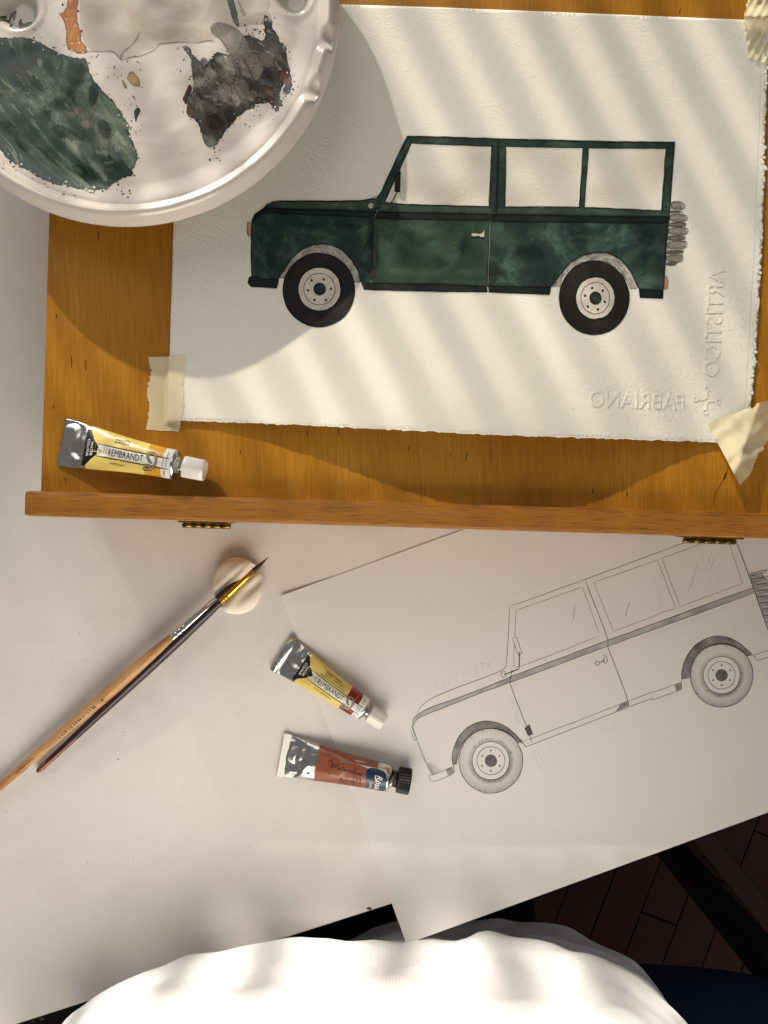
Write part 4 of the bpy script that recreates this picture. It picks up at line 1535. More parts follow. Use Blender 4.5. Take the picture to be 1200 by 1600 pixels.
def artist_tube(name, lab, tail, tip, z, seed, names, low, band, extra, fold):
    T = Tube(name, lab, tail, tip, z, 75.0, 7.3, 12.0, 59.0, seed, .62)
    B = body_part(T, M['foil'])
    if fold:                                    # rolled up end
        v3 = []
        fs = []
        secs = []
        for yy in (-12.3, -12.0, -4, 4, 12.0, 12.3):
            rr = 1.0 if abs(yy) > 12.1 else 1.25
            secs.append([T.world(1.0 + 2.1 * rr * math.cos(q * math.pi / 5), yy, 1.7 + rr * .95 * math.sin(q * math.pi / 5)) for q in range(10)])
        v, f = loft(secs)
        mesh('folded_end', v, f, M['foil'], T.root, True)
    else:
        a = Acc()
        a.dab([(0.1, -11.6), (1.6, -11.6), (1.6, 11.6), (0.1, 11.6)], 1, 2)
        v3 = [T.top(*q, .15) for q in a.v]
        mesh('crimp', v3, up_faces(v3, a.f), M['foil'], T.root)
    T.band('label_band', 15.5, 46.8, M['lab_yellow'])
    T.band('colour_band', 46.8, 55.2, band)
    T.band('end_band', 55.2, 59.6, M['lab_white'])
    T.patch('label_stripe', [(21, -3.3), (60 - .8, -3.0), (58.2, 2.2), (21, 2.6)], M['lab_white'], .10)
    for p in ([(21, -3.3), (58.5, -3.0)], [(21, 2.6), (58.5, 2.2)]):
        T.strokes('stripe_rule', [p], M['print_black'], .42, .16)
    tri = T.patch('label_triangle', [(13.2, -9.2), (15.0, -9.2), (23.2, -.4), (15.0, 8.6), (13.2, 8.8)], M['lab_black'], .14)
    T.text('lettering', 'WATER', 17.0, 3.4, 1.35, M['print_white'], .24, -math.pi / 2, 7.2, parent=tri, bold=.02)
    T.text('lettering', 'COLOUR', 15.0, 4.2, 1.35, M['print_white'], .24, -math.pi / 2, 8.6, parent=tri, bold=.02)
    T.text('lettering', 'SERIES', 19.2, 2.6, .8, M['print_grey'], .24, -math.pi / 2, 4.4, parent=tri)
    T.text('lettering', 'REMBRANDT', 27.2, -2.0, 3.5, M['print_black'], .24, .01, 18.6)
    T.text('lettering', 'EXTRA', 25.4, 1.6, .8, M['print_black'], .24, -math.pi / 2, 3.0)
    T.text('lettering', 'FINE', 24.1, 1.4, .8, M['print_black'], .24, -math.pi / 2, 2.4)
    for (s, x, y, hh, ln) in names:
        T.text('lettering', s, x, y, hh, M['print_black'], .22, 0.0, ln)
    for (s, x, y, hh, ln) in low:
        T.text('lettering', s, x, y, hh, M['print_black'], .22, 0.0, ln)
    for (s, x, y, hh, ln, m_) in extra:
        T.text('lettering', s, x, y, hh, m_, .22, -math.pi / 2, ln)
    em = [[(47.2, -4.2), (46.8, -5.3), (48.0, -5.0), (49.6, -4.6), (51.4, -3.6), (52.4, -1.4), (52.2, 1.6), (50.8, 3.2), (48.8, 3.4), (47.6, 1.9), (48.2, .2), (49.6, -1.2), (50.6, -1.6)], [(47.0, -3.6), (48.4, -2.9), (49.8, -3.5), (51.0, -4.6)]]
    T.strokes('emblem_outline', em, M['print_black'], 1.35, .26)
    T.strokes('emblem', em, M['lab_gold'], .85, .31)
    T.round('shoulder', [(59.0, 7.2), (59.9, 7.25), (60.4, 7.0), (61.4, 5.6), (62.2, 4.4), (62.6, 3.6)], M['foil'])
    T.round('neck', [(62.0, 3.3), (64.8, 3.3), (64.9, 3.0)], M['foil'])
    cap = T.round('cap', [(64.2, 5.2), (64.4, 5.6), (65.0, 5.75), (73.2, 5.6), (74.3, 5.45), (74.9, 4.9), (75.0, 4.3), (74.7, 4.0), (74.7, .2)], M['cap_white'], None, 6, .45, 60)
    return T


artist_tube('paint_tube', 'silver and yellow paint tube with white cap on the wooden board', (93, 690), (322, 736), BZ, 2.0,
            [('AUREOLINE', 29.0, 4.6, 1.15, 8.0), ('AUREOLIN', 29.2, 6.1, 1.0, 7.6)], [('AUREOLIN', 29.0, -6.0, 1.1, 7.2)], M['lab_ochre'],
            [('+++', 56.6, 5.2, 1.3, 3.0, M['print_black']), ('WATERCOLOUR', 55.4, 1.8, .7, 4.0, M['print_black']), ('AQUARELLE', 57.0, 1.8, .7, 4.0, M['print_black']), ('242', 56.2, -4.0, 1.2, 2.4, M['print_black'])], False)
artist_tube('paint_tube', 'yellow labelled paint tube with dark red band and rolled silver end', (441, 1022), (600, 1128), .3, 9.0,
            [('BURNT SIENNA', 29.0, 6.4, 1.1, 11.0), ('SIENNA GEBRAND', 28.6, 4.9, 1.1, 13.0), ('TERRE DE SIENNE BRULEE', 26.0, 3.3, 1.1, 18.0)], [('SIENA GEBRANNT', 27.5, -5.6, 1.05, 12.5)], M['lab_red'],
            [('Sicca', 52.0, 6.4, 1.2, 3.6, M['lab_ochre']), ('+++', 56.6, 6.3, 1.3, 2.4, M['print_black']), ('WATERCOLOUR', 55.4, 1.8, .7, 4.0, M['print_black']), ('AQUARELLE', 57.0, 1.8, .7, 4.0, M['print_black']), ('411', 56.2, -4.4, 1.0, 1.8, M['print_black'])], True)

# rust coloured tube with navy end and black cap
T = Tube('paint_tube', 'rust brown paint tube with navy end and black ribbed cap', (437, 1180), (641, 1220), .2, 77.0, 7.6, 12.4, 63.5, 21.0, .6)
body_part(T, M['foil'])
v3 = []
secs = []
for yy in (-12.7, -12.5, 12.5, 12.7):
    rr = 1 if abs(yy) < 12.6 else .8
    secs.append([T.world(.2 + q[0], yy, .5 + q[1] * rr) for q in ((0, 0), (4.4, 0), (4.5, .4), (4.4, 1.3), (4.2, 1.45), (0.2, 1.45), (0, 1.3), (-.1, .5))])
v, f = loft(secs)
mesh('crimp', v, f, plain('pale_crimp_foil', srgb(226, 224, 216), .4, .5, .3), T.root)
T.band('label_band', 22.0, 57.0, M['lab_rust'])
T.patch('label_highlight', [(43, 7.4), (63.3, 7.2), (63.3, 3.6), (60, 5.4), (53, 4.6), (47, 5.8)], M['lab_white'], .12)
T.patch('end_label', smoothed([(50.6, 4.2), (52.4, 5.6), (57, 5.9), (62.6, 4.6), (63.2, -2), (62.8, -7.3), (51.2, -7.4), (51.6, -2)], True, 2), M['lab_navy'], .16)
S = lambda *p: [(30.2 + a * .46, 1.2 + b * .46) for a, b in p]
wl = [S((-3.2, 2.6), (-4.2, 4.4), (-2.2, 6.8), (1.0, 7.2), (1.6, 5.0), (.8, 0), (1.2, -1.2), (3.6, 2.2), (5.4, 5.0), (4.6, .4), (5.2, -.8), (7.8, 2.4), (10.0, 7.0)),
      S((12.4, 1.8), (10.6, 2.0), (9.8, .2), (10.6, -1.0), (12.2, .6), (12.8, 2.0), (12.4, -.6), (13.2, -.8), (14.6, .8)),
      S((14.6, .8), (16.6, 5.2), (15.6, .6), (16.2, -.8), (17.6, .2)), S((14.6, 2.8), (17.8, 3.4)),
      S((17.6, .2), (19.4, 1.4), (19.4, 2.4), (18.2, 1.8), (18.0, 0), (19.0, -.9), (20.8, .2)), S((20.8, .2), (21.6, 2.2), (22.4, 1.6), (22.0, -.2), (22.8, 1.4), (24.2, 2.0)),
      S((26.6, 1.6), (25.6, 2.2), (24.6, .6), (25.2, -.8), (26.8, -.2)), S((28.2, 2.0), (27.0, .8), (27.8, -.8), (29.2, .2), (28.8, 1.8), (30.2, 1.4)), S((30.2, .6), (32.2, 5.8), (31.2, 5.4), (30.6, .2), (31.6, -.9), (32.6, -.2)),
      S((34.0, 1.8), (32.8, .6), (33.6, -1.0), (35.0, 0), (34.6, 1.6), (35.8, 1.4)), S((36.0, 1.8), (35.8, -.4), (36.8, -.8), (38.0, 1.6), (37.8, -.6), (38.8, -.6)), S((39.2, 1.6), (39.4, -.8), (40.2, 1.0), (41.4, 1.2))]
wl = [[(x, y - (x - 30) * .02) for x, y in p] for p in wl]
T.strokes('lettering', wl, M['print_black'], .34, .22)
T.text('lettering', '733', 43.8, -2.9, 1.9, M['print_black'], .22, .02, 5.0, bold=.01)
T.text('lettering', 'Burnt Sienna', 37.0, -5.1, 1.5, M['print_black'], .22, .03, 12.4)
T.text('lettering', 'Сієна палена', 36.6, -6.9, 1.5, M['print_black'], .22, .03, 13.0)
T.text('lettering', 'Rósa', 57.0, 2.6, 3.6, M['print_white'], .26, -math.pi / 2, 8.2, .25, bold=.02)
T.text('lettering', 'Gallery', 54.0, -1.6, 1.5, M['print_white'], .26, -math.pi / 2, 4.8, .25)
T.strokes('emblem', [[(56.2, 2.4), (56.4, .8), (57.4, -.6)]], M['print_white'], .6, .27)
T.round('shoulder', [(63.2, 7.5), (64.0, 7.55), (64.5, 7.2), (66.5, 5.0), (67.3, 4.4)], M['foil'])
T.round('neck', [(66.0, 4.6), (70, 4.6), (70.1, 4.0)], M['cap_black'], None, 12, .3)
T.round('cap', [(69.5, 6.6), (69.8, 7.1), (70.2, 7.3), (76.2, 7.3), (76.8, 7.1), (77, 6.5), (76.8, .2)], M['cap_black'], None, 30, .55, 180, False)

# ------------------------------------------------------------------ sketch on copier paper
SKZ = .28


def sz(dz):
    def f(px, py):
        lift = 1.2 * sst(1395, 1475, py + (px - 635) * .363)
        w_ = .9 * max(0, nz(px * .004, py * .004, 6)) + 1.4 * sst(60, 0, math.hypot(px - 439, py - 931))
        return W(px, py, SKZ + lift + w_ + dz)
    return f


skt = thing('pencil_sketch', 'pencil drawing of a boxy off-road car on loose white paper', 'drawing', W(820, 1150, .1))
c0, c1, c2 = (439, 931), (635, 1475), (1204, 1268)
tr_ = (c0[0] + (c2[0] - c1[0]) * 1.32, c0[1] + (c2[1] - c1[1]) * 1.32)
br_ = (c1[0] + (c2[0] - c1[0]) * 1.32, c1[1] + (c2[1] - c1[1]) * 1.32)
sheet('paper_sheet', resample([c0, c1, br_, tr_], 30), sz(0), M['sketch_paper'], skt, step=26, thick=.12)
A_ = crop(600, 830, 2)
S4 = crop(620, 900, 4.4444)
S5 = crop(780, 880, 5)
S6 = crop(960, 830, 5)


def scol(name, items, mat=None, parent=skt, dz=.06):
    a = Acc()
    for it in items:
        p, w_, d_ = it[:3]
        a.line(p, w_, d_, .35, .45, 2.2, curve=it[3] if len(it) > 3 else 0)
    return a.build(name, sz(dz), mat or M['pencil'], parent)


# hand-drawn double passes
def dbl(p, w_=.95, d_=.62, c=0):
    q = [(x + random.uniform(-.5, .5), y + random.uniform(-.5, .5)) for x, y in p]
    return [(p, w_, d_, c), (q, w_ * .6, d_ * .4, c)]


belt_u = S4((110, 1010), (120, 985), (150, 955), (250, 905), (400, 855), (600, 780), (720, 730), (790, 700)) + S5((855, 600), (1200, 475)) + S6((600, 614), (1085, 440))
belt_l = S4((112, 1045), (130, 1005), (170, 975), (260, 940), (450, 865), (640, 790), (785, 740)) + S5((845, 650), (1200, 520)) + S6((600, 662), (1090, 482))
body_lines = []
for p, w_, d_, c in (
        (S4((140, 950), (155, 920), (200, 875), (260, 840), (340, 805), (500, 745), (650, 690), (720, 658), (745, 645), (760, 620), (765, 560), (775, 400), (783, 240), (785, 212)), .95, .7, 1),
        (S4((785, 212), (1067, 110)) + A_((630, 150), (780, 95), (1030, 2)), .9, .75, 0),
        (belt_u, 1.0, .8, 0), (belt_l, .95, .75, 0),
        (S4((108, 1010), (110, 1050), (160, 1190), (200, 1290), (240, 1375)), .9, .7, 0),
        (S4((240, 1382), (300, 1362), (388, 1325)), .9, .7, 0), (S4((240, 1380), (222, 1385), (228, 1415), (245, 1428), (300, 1415), (402, 1370), (396, 1325), (385, 1290)), .9, .7, 1),
        (S4((95, 1056), (106, 1052), (136, 1130), (122, 1142), (94, 1062)), .8, .7, 0),
        (S5((670, 125), (850, 595), (848, 650), (905, 800), (940, 890), (985, 1010), (1012, 1105)), 1.15, .85, 0),
        (S5((85, 935), (120, 1040), (215, 1280)), 1.1, .85, 0), (S5((240, 1350), (258, 1402)), .9, .7, 0), (S5((100, 830), (85, 935)), .9, .7, 0),
        (S5((190, 1392), (600, 1236), (1000, 1080), (1200, 1005)) + S6((300, 1260), (522, 1180)), .9, .7, 0), (S5((165, 1372), (190, 1410), (210, 1434), (600, 1284), (1020, 1120), (1200, 1055)) + S6((300, 1318), (526, 1237), (524, 1160)), .95, .75, 0),
        (S6((950, 70), (1085, 440), (1200, 772)), 1.4, .9, 0), (S6((1085, 970), (1210, 926)), .9, .7, 0)):
    body_lines += dbl(p, w_, d_, c)
scol('car_outline', body_lines)
win_lines = []
for p in (S4((828, 240), (820, 430)), S5((130, 370), (650, 185)), S5((648, 185), (700, 320), (780, 548)), S5((165, 808), (500, 680), (778, 570)), S5((740, 150), (800, 300), (893, 532)), S5((740, 150), (1200, -12)) + S6((335, 222)), S6((335, 225), (385, 350), (478, 602)), S5((893, 532), (1200, 418)) + S6((360, 640), (480, 602)),
          S6((372, 210), (440, 400), (515, 588)), S6((372, 210), (720, 84)), S6((515, 588), (760, 498), (1003, 408)), S6((890, 75), (960, 280), (1003, 408))):
    win_lines += dbl(p, .85, .6)
for p, d_ in ((S5((590, 300), (572, 480)), .5), (S5((598, 340), (580, 430)), .35), (S5((1020, 298), (985, 410)), .55), (S6((122, 545), (82, 668)), .5), (S6((650, 250), (582, 470)), .5), (S6((760, 150), (735, 260)), .4), (S6((782, 205), (755, 300)), .55), (S6((665, 150), (780, 460)), .18), (S6((790, 290), (830, 440)), .15), (S6((310, 360), (370, 630)), .22), (S6((345, 450), (395, 590)), .18), (S6((238, 380), (234, 405)), .4), (S6((905, 640), (950, 780)), .18)):
    win_lines.append((p, .7, d_))
scol('window_outline', win_lines)
# shaded belt, arches, sill ends
a = Acc()
bl = belt_u + list(reversed(belt_l))
a.dab(resample(bl, 6), .4, 4, lambda x, y: .30 + .25 * nz(x * .05, y * .05, 8))
af_o = S4((388, 1310), (383, 1260), (395, 1190), (430, 1110), (490, 1050), (560, 1015), (630, 1005), (710, 1020), (780, 1060), (840, 1115), (878, 1162))
af_i = S4((415, 1310), (420, 1260), (440, 1190), (490, 1120), (560, 1075), (640, 1055), (720, 1068), (790, 1105), (845, 1160))
ar_o = S6((525, 1160), (525, 1110), (540, 1030), (580, 950), (640, 880), (720, 835), (810, 815), (900, 830), (980, 875), (1040, 925), (1085, 970))
ar_i = S6((585, 1150), (590, 1080), (620, 1000), (680, 930), (750, 895), (838, 880), (920, 895), (990, 935), (1035, 975))
for o_, i_ in ((af_o, af_i), (ar_o, ar_i)):
    a.dab(o_ + list(reversed(i_)), .6, 3, lambda x, y: .56 + .3 * nz(x * .06, y * .06, 1))
a.dab(S5((945, 1105), (1000, 1082), (1018, 1112), (910, 1160)), .5)
a.dab(S6((470, 1200), (520, 1180), (524, 1232), (480, 1248)), .5)
a.dab(S4((340, 1345), (385, 1325), (400, 1368), (355, 1385)), .45)
a.dab(S5((200, 1290), (235, 1260), (262, 1335), (228, 1348)), .95)
a.build('graphite_shading', sz(.04), M['pencil_soft'], skt)
scol('wheel_arch', dbl(af_o, 1.0, .75, 1) + dbl(af_i, 1.0, .75, 1))
scol('wheel_arch', dbl(ar_o, 1.0, .75, 1) + dbl(ar_i, 1.0, .75, 1))
it = []
it += dbl(S4((878, 1162), (900, 1190)), 1, .7) + dbl(S6((1085, 970), (1115, 1012), (1215, 978)), .95, .75) + dbl(S6((1035, 975), (1065, 965)), .9, .7) + dbl(S4((835, 1155), (875, 1135)), .8, .5)
it += dbl(S5((200, 1290), (235, 1260), (262, 1335), (228, 1348), (200, 1290)), .9, .8)
scol('sill_line', it)


def swheel(cx, cy, R, k):
    a = Acc()
    for r, w_, d_ in ((R, 1.1, .8), (R - .7, .7, .4), (R * .585, 1.0, .75), (R * .435, .95, .7), (R * .425, .6, .4), (R * .18, 1.0, .8)):
        a.line(ellipse(cx, cy, r, r * k, 60, 0, random.uniform(0, 6)), w_, d_, closed=True, taper=0, jit=.7)
    w_ = a.build('drawn_wheel', sz(.07), M['pencil'], skt)
    s = Acc()
    n = 40
    for i in range(n):
        t0, t1 = 2 * math.pi * i / n, 2 * math.pi * (i + 1) / n
        for (r0, r1, d0, d1) in ((.585, .74, .55, .10), (.74, .985, .10, .26)):
            q = len(s.v)
            sh = .75 + .35 * math.sin(t0 * 1.0 + .6)
            for t, r, d in ((t0, r0, d0), (t1, r0, d0), (t1, r1, d1), (t0, r1, d1)):
                s.v.append((cx + R * r * math.cos(t), cy + R * r * k * math.sin(t)))
                s.d.append(d * sh)
            s.f.append([q, q + 1, q + 2, q + 3])
    s.ell(cx, cy, R * .18, R * .18, .75, 20)
    for i in range(6):
        t = i * math.pi / 3 + .52
        s.ell(cx + R * .315 * math.cos(t), cy + R * .315 * math.sin(t), 1.3, 1.6, 1.0, 8)
    s.build('tyre_shading', sz(.05), M['pencil_soft'], w_)
    hh = Acc()
    for i in range(150):
        t = random.uniform(0, 6.283)
        r0 = random.choice([.60, .60, .88]) + random.uniform(0, .05)
        r1 = r0 + random.uniform(.05, .12)
        hh.line([(cx + R * r0 * math.cos(t), cy + R * r0 * math.sin(t)), (cx + R * r1 * math.cos(t + .04), cy + R * r1 * math.sin(t + .04))], .6, random.uniform(.15, .38), .6, .1, 2)
    hh.build('tyre_hatching', sz(.08), M['pencil'], w_)


swheel(*S4((653, 1283))[0], 50.0, 1.02)
swheel(*S6((838, 1125))[0], 49.0, 1.02)
scol('drawn_handle', dbl(S5((780, 776), (826, 760)), 1.4, .9) + dbl(S5((815, 725), (826, 715), (842, 740), (846, 770), (826, 780), (812, 764), (820, 745), (815, 725)), 1.0, .85) + dbl(ellipse(*S5((765, 782))[0], 3.2, None, 16) + [ellipse(*S5((765, 782))[0], 3.2, None, 16)[0]], 1.2, .8))
scol('drawn_mirror', dbl(S5((105, 585), (135, 580), (178, 700), (150, 722), (105, 585)), .9, .8) + dbl(S5((160, 690), (155, 825), (40, 872)), 1.8, .9) + dbl(S5((12, 855), (42, 845), (55, 880), (25, 892), (12, 855)), .9, .8) + dbl(S5((118, 630), (110, 800), (140, 810), (165, 800)), .8, .6))
it = []
for i in range(9):
    y0 = 330 + i * 47
    x0 = 1050 + i * 17.5
    it += dbl(S6((x0, y0), (x0 + 60, y0 - 10), (x0 + 110, y0 - 24 + i * 2), (x0 + 150, y0 - 30)), 1.1, .85)
    it += dbl(S6((x0 + 8, y0 + 18), (x0 + 60, y0 + 8), (x0 + 140, y0 - 14)), .8, .55)
it += dbl(S6((1150, 322), (1158, 345), (1175, 375), (1215, 400)), 1.0, .8)
sp_ = scol('drawn_spare_wheel', it)
a = Acc()
a.dab(S6((1052, 335), (1140, 322), (1160, 360), (1215, 400), (1215, 780), (1190, 740)), .5, 4, lambda x, y: .2 + .3 * max(0, math.sin((y - x * .1) * .62)))
a.build('graphite_shading', sz(.04), M['pencil_soft'], sp_)
it = []
for i in range(10):
    x0 = 230 + i * 46
    y0 = 800 - i * 20
    it.append((S4((x0, y0 + 20), (x0 - 2, y0 - 30), (x0 + 14, y0 - 62), (x0 + 36, y0 - 66), (x0 + 44, y0 - 20)), .6, .15, 1))
it.append((S4((485, 630), (500, 612), (540, 605)), .7, .22, 1))
it.append((S4((575, 610), (610, 600), (645, 625), (658, 665)), .7, .28, 1))
it.append((S4((540, 640), (560, 700)), .7, .25, 0))
for (p, d_) in ((S4((935, 1190), (980, 1300), (1010, 1365)), .22), (S4((965, 1180), (1020, 1310)), .12), (S5((380, 1480), (700, 1350), (1050, 1230)), .13), (S5((90, 245), (400, 140), (640, 40)), .12), (S5((690, 740), (840, 680)), .12), (S6((150, 860), (600, 700), (880, 590)), .13), (S6((780, 1410), (860, 1380)), .25)):
    it.append((p, .8, d_))
for i in range(16):
    t = i / 15
    x, y = S5((100 + 80 * t, 1030 + 210 * t))[0]
    it.append(([(x, y), (x - 5 - 5 * t, y + 3 + 4 * random.random())], .7, .14))
for i in range(14):
    x, y = S4((160 + i * 6, 1230 + i * 9.5))[0]
    it.append(([(x, y), (x + 5 + random.random() * 4, y + 9)], .7, .14))
tag(scol('construction_line', it), kind='stuff')
a = Acc()
a.v += S4((215, 1300), (245, 1385), (330, 1355), (255, 1290))
a.d += [.32, .35, 0, 0]
a.f.append([0, 1, 2, 3])
a.build('soft_shading', sz(.03), M['pencil_soft'], skt)

dust = Acc()
rd = random.Random(5)
for i in range(70):
    x_, y_ = rd.uniform(0, 600), rd.uniform(860, 1440)
    if rd.random() < .75:
        dust.ell(x_, y_, rd.uniform(.4, 1.1), rd.uniform(.4, .9), rd.uniform(.3, .8), 7)
    else:
        t_ = rd.uniform(0, 6.28)
        l_ = rd.uniform(4, 11)
        dust.line([(x_, y_), (x_ + l_ * .5 * math.cos(t_), y_ + l_ * .5 * math.sin(t_)), (x_ + l_ * math.cos(t_ + .5), y_ + l_ * math.sin(t_ + .5))], .5, .35, .5, .2, 1.5, curve=2)
for i in range(30):
    x_, y_ = rd.uniform(640, 1190), rd.uniform(880, 1330)
    if y_ < 1440 - (x_ - 600) * .36:
        dust.ell(x_, y_, rd.uniform(.3, .8), None, rd.uniform(.3, .7), 6)
dz_ = dust.build('dust', lambda px, py: (W(px, py, .05) if px < 439 + (py - 931) * .36 else sz(.1)(px, py)), M['pencil'], table)
tag(dz_, kind='stuff')

# ------------------------------------------------------------------ kneaded eraser and brushes
EC = W(372, 915, 4)
ER = thing('kneaded_eraser', 'round cream kneaded eraser propping up the brush heads', 'eraser', (EC[0], EC[1], 0))
secs = []
NB, NR = 26, 64
gd = (math.cos(math.radians(43)), math.sin(math.radians(43)))      # groove runs along the brushes
for i in range(NB + 1):
    ph = math.pi * i / NB
    ring = []
    for q in range(NR):
        t = 2 * math.pi * q / NR
        sx = max(1e-4, abs(math.sin(ph)) ** .75) * math.copysign(1, math.sin(ph) + 1e-9)
        x = 14.6 * sx * math.cos(t) * (1 + .04 * nz(math.cos(t) * 1.5, math.sin(t) * 1.5, 3))
        y = 16.4 * sx * math.sin(t) * (1 + .04 * nz(math.cos(t) * 1.5, math.sin(t) * 1.5, 8))
        z = 5.6 - 5.5 * math.copysign(abs(math.cos(ph)) ** .8, -math.cos(ph)) * -1
        z = 5.6 + 5.5 * math.copysign(abs(math.cos(ph)) ** .8, math.cos(ph))
        if z > 4:
            c = -x * gd[1] + y * gd[0]              # across the groove
            zt = sst(4, 9, z)
            z -= 5.6 * math.exp(-((c - .5) / 3.6) ** 2) * zt
            z -= 3.4 * math.exp(-((c + 6.5) / 2.6) ** 2) * zt * sst(-13, 6, x * gd[0] + y * gd[1])
            z += 1.6 * math.exp(-((c - 7.0) / 2.6) ** 2) * zt
            z += .5 * nz(x * .12, y * .12, 2)
        ring.append((EC[0] + x, EC[1] + y, max(.1, z)))
    secs.append(ring)
v, f = loft(secs, False)
mesh('eraser_body', v, [list(reversed(q)) for q in f], M['eraser'], ER, True)


class Brush:
    def __init__(self, name, lab, p0, z0, p1, z1):
        """p0 = tip of the hair, p1 = end of the handle (picture points, heights mm of the axis)"""
        a, b = Vector(W(*p0, z0)), Vector(W(*p1, z1))
        self.a = a
        self.d = (b - a)
        self.L = self.d.length
        self.d.normalize()
        self.s = Vector((-self.d.y, self.d.x, 0)).normalized()
        self.u = self.d.cross(self.s) * -1
        if self.u.z < 0:
            self.u = -self.u
        self.root = thing(name, lab, 'paintbrush', (a.x, a.y, 0), 'two brushes resting on the eraser')

    def pt(self, x, y, z):
        return tuple(self.a + self.d * x + self.s * y + self.u * z)

    def turn(self, name, prof, mat, parent=None, n=28, warp=None):
        secs = []
        for x, r in prof:
            ring = []
            for i in range(n):
                t = 2 * math.pi * i / n
                rr = r * (1 + (warp(x, t) if warp else 0))
                ring.append(self.pt(x, rr * math.cos(t), rr * math.sin(t)))
            secs.append(ring)
        v, f = loft(secs)
        bm = bmesh.new()
        bv = [bm.verts.new(q) for q in v]
        for q in f:
            bm.faces.new([bv[i] for i in q])
        bmesh.ops.recalc_face_normals(bm, faces=list(bm.faces))
        bm.verts.index_update()
        fs = [[q.index for q in fc.verts] for fc in bm.faces]
        bm.free()
        return mesh(name, v, fs, mat, parent or self.root, True)


def crimps(x0, x1, r, k):
    out = []
    n = 24
    for i in range(n + 1):
        t = i / n
        out.append((x0 + (x1 - x0) * t, r + k * math.sin(t * math.pi * 6)))
    return out


# bare wood brush
B = Brush('paintbrush', 'brush with bare wood handle, silver ferrule and printed barcode', (374, 906), 12.5, (-45, 1268), 3.2)
B.turn('bristle', [(0, .1), (1.5, .5), (4, 1.3), (8, 2.0), (12, 2.15), (17, 1.9)], M['bristle'], warp=lambda x, t: .08 * math.sin(t * 9 + x))
k1 = 16.2
B.turn('ferrule', [(k1, 1.75), (k1 + .3, 1.95), (k1 + 10, 2.25), (k1 + 24, 2.6)] + crimps(k1 + 25, k1 + 34, 2.75, .22) + [(k1 + 34.5, 2.6)], M['silver'])
h0 = k1 + 34
rp = [(h0 - 2, 2.3), (h0, 2.6), (h0 + 12, 3.3), (h0 + 28, 3.75), (h0 + 45, 3.7), (h0 + 70, 3.3), (h0 + 100, 2.75), (h0 + 130, 2.3), (B.L - 2, 2.0), (B.L, 1.2)]
hd = B.turn('handle', rp, M['handle_wood'])


def rad(prof, x):
    for (x0, r0), (x1, r1) in zip(prof, prof[1:]):
        if x0 <= x <= x1:
            return r0 + (r1 - r0) * (x - x0) / (x1 - x0)
    return prof[-1][1]


def on_handle(B, prof, x, y, off):
    r = rad(prof, x)
    q = max(-.98, min(.98, y / r))
    return B.pt(x, y, r * math.sqrt(1 - q * q) + off)


# picture space: lower right side of the handle is where the print sits
side = 1 if B.s.x > 0 else -1
bars = []
fb = []
xx = B.L * .0 + 104
x_end = 150
while xx < x_end:
    w_ = random.choice([.35, .35, .6, .9])
    if random.random() < .86:
        s_ = len(bars)
        for (ux, uy) in ((xx, .25), (xx + w_, .25), (xx + w_, 2.7), (xx, 2.7)):
            bars.append(on_handle(B, rp, ux, side * uy, .06))
        m1 = [on_handle(B, rp, xx, side * 1.5, .06), on_handle(B, rp, xx + w_, side * 1.5, .06)]
        bars += m1
        fb += [[s_, s_ + 1, s_ + 5, s_ + 4], [s_ + 4, s_ + 5, s_ + 2, s_ + 3]]
    xx += w_ + random.choice([.3, .45, .8, 1.3])
mesh('barcode', bars, fb, M['print_black'], hd)
for s, x_, y_, hh, ln in (('4607963745556', 172, .9, 1.3, 14.5),):
    v, f = text2d(s, hh / .72)
    xs = [q[0] for q in v]
    k = ln / (max(xs) - min(xs))
    v3 = [on_handle(B, rp, x_ - (q[0] - min(xs)) * k, side * (y_ - q[1]), .06) for q in v]
    mesh('lettering', v3, up_faces(v3, f), M['print_black'], hd)

# plum lacquered brush
B = Brush('paintbrush', 'fine pointed brush with dark plum handle and gold ferrule', (420, 870), 15.0, (58, 1206), 2.6)
B.turn('bristle', [(0, .08), (3, .45), (7, 1.05), (11, 1.35), (14, 1.3)], M['bristle'], warp=lambda x, t: .08 * math.sin(t * 7 + x))
B.turn('ferrule', [(11.8, 1.25), (12.1, 1.45), (20, 1.65), (32, 2.0)] + crimps(33, 38.5, 2.1, .2) + [(39, 2.0)], M['gold'])
rp2 = [(37, 1.9), (39, 2.15), (50, 2.55), (70, 3.0), (95, 3.0), (125, 2.55), (150, 2.15), (170, 1.95), (B.L - 3, 1.75), (B.L - 1, 1.3), (B.L, .6)]
hd = B.turn('handle', rp2, M['plum'])
side = 1 if B.s.x > 0 else -1
a = Acc()
a.dab(rough([(B.L - 32, 1.2), (B.L - 20, .8), (B.L - 8, .3), (B.L - 1.5, .2), (B.L - 1.5, .8), (B.L - 3, 1.5), (B.L - 20, 1.75), (B.L - 32, 1.85)], .35, .6, 2, .9, 3), 1, .8)
a.dab(rough([(B.L - 10, -1.3), (B.L - 2, -.9), (B.L - 3, -.4), (B.L - 9, -.7)], .2, .6, 5, .9, 3), 1, .8)
v3 = [on_handle(B, rp2, q[0], side * q[1], .07) for q in a.v]
mesh('chipped_end', v3, up_faces(v3, a.f), M['raw_wood'], hd)

# ------------------------------------------------------------------ person at the table
PX, PYC = -6.0, -395.0
person = thing('person', 'person in a white T-shirt and dark trousers seated at the table edge', 'person', (PX, PYC, -215))
front = [(-62, -273), (-50, -270), (-30, -264), (0, -258), (40, -255), (80, -255), (140, -258), (200, -264), (260, -272), (330, -284), (380, -300), (410, -330), (425, -360)]
wid = {-62: 208, 0: 206, 80: 202, 200: 198, 330: 200, 380: 180, 410: 120, 425: 62}


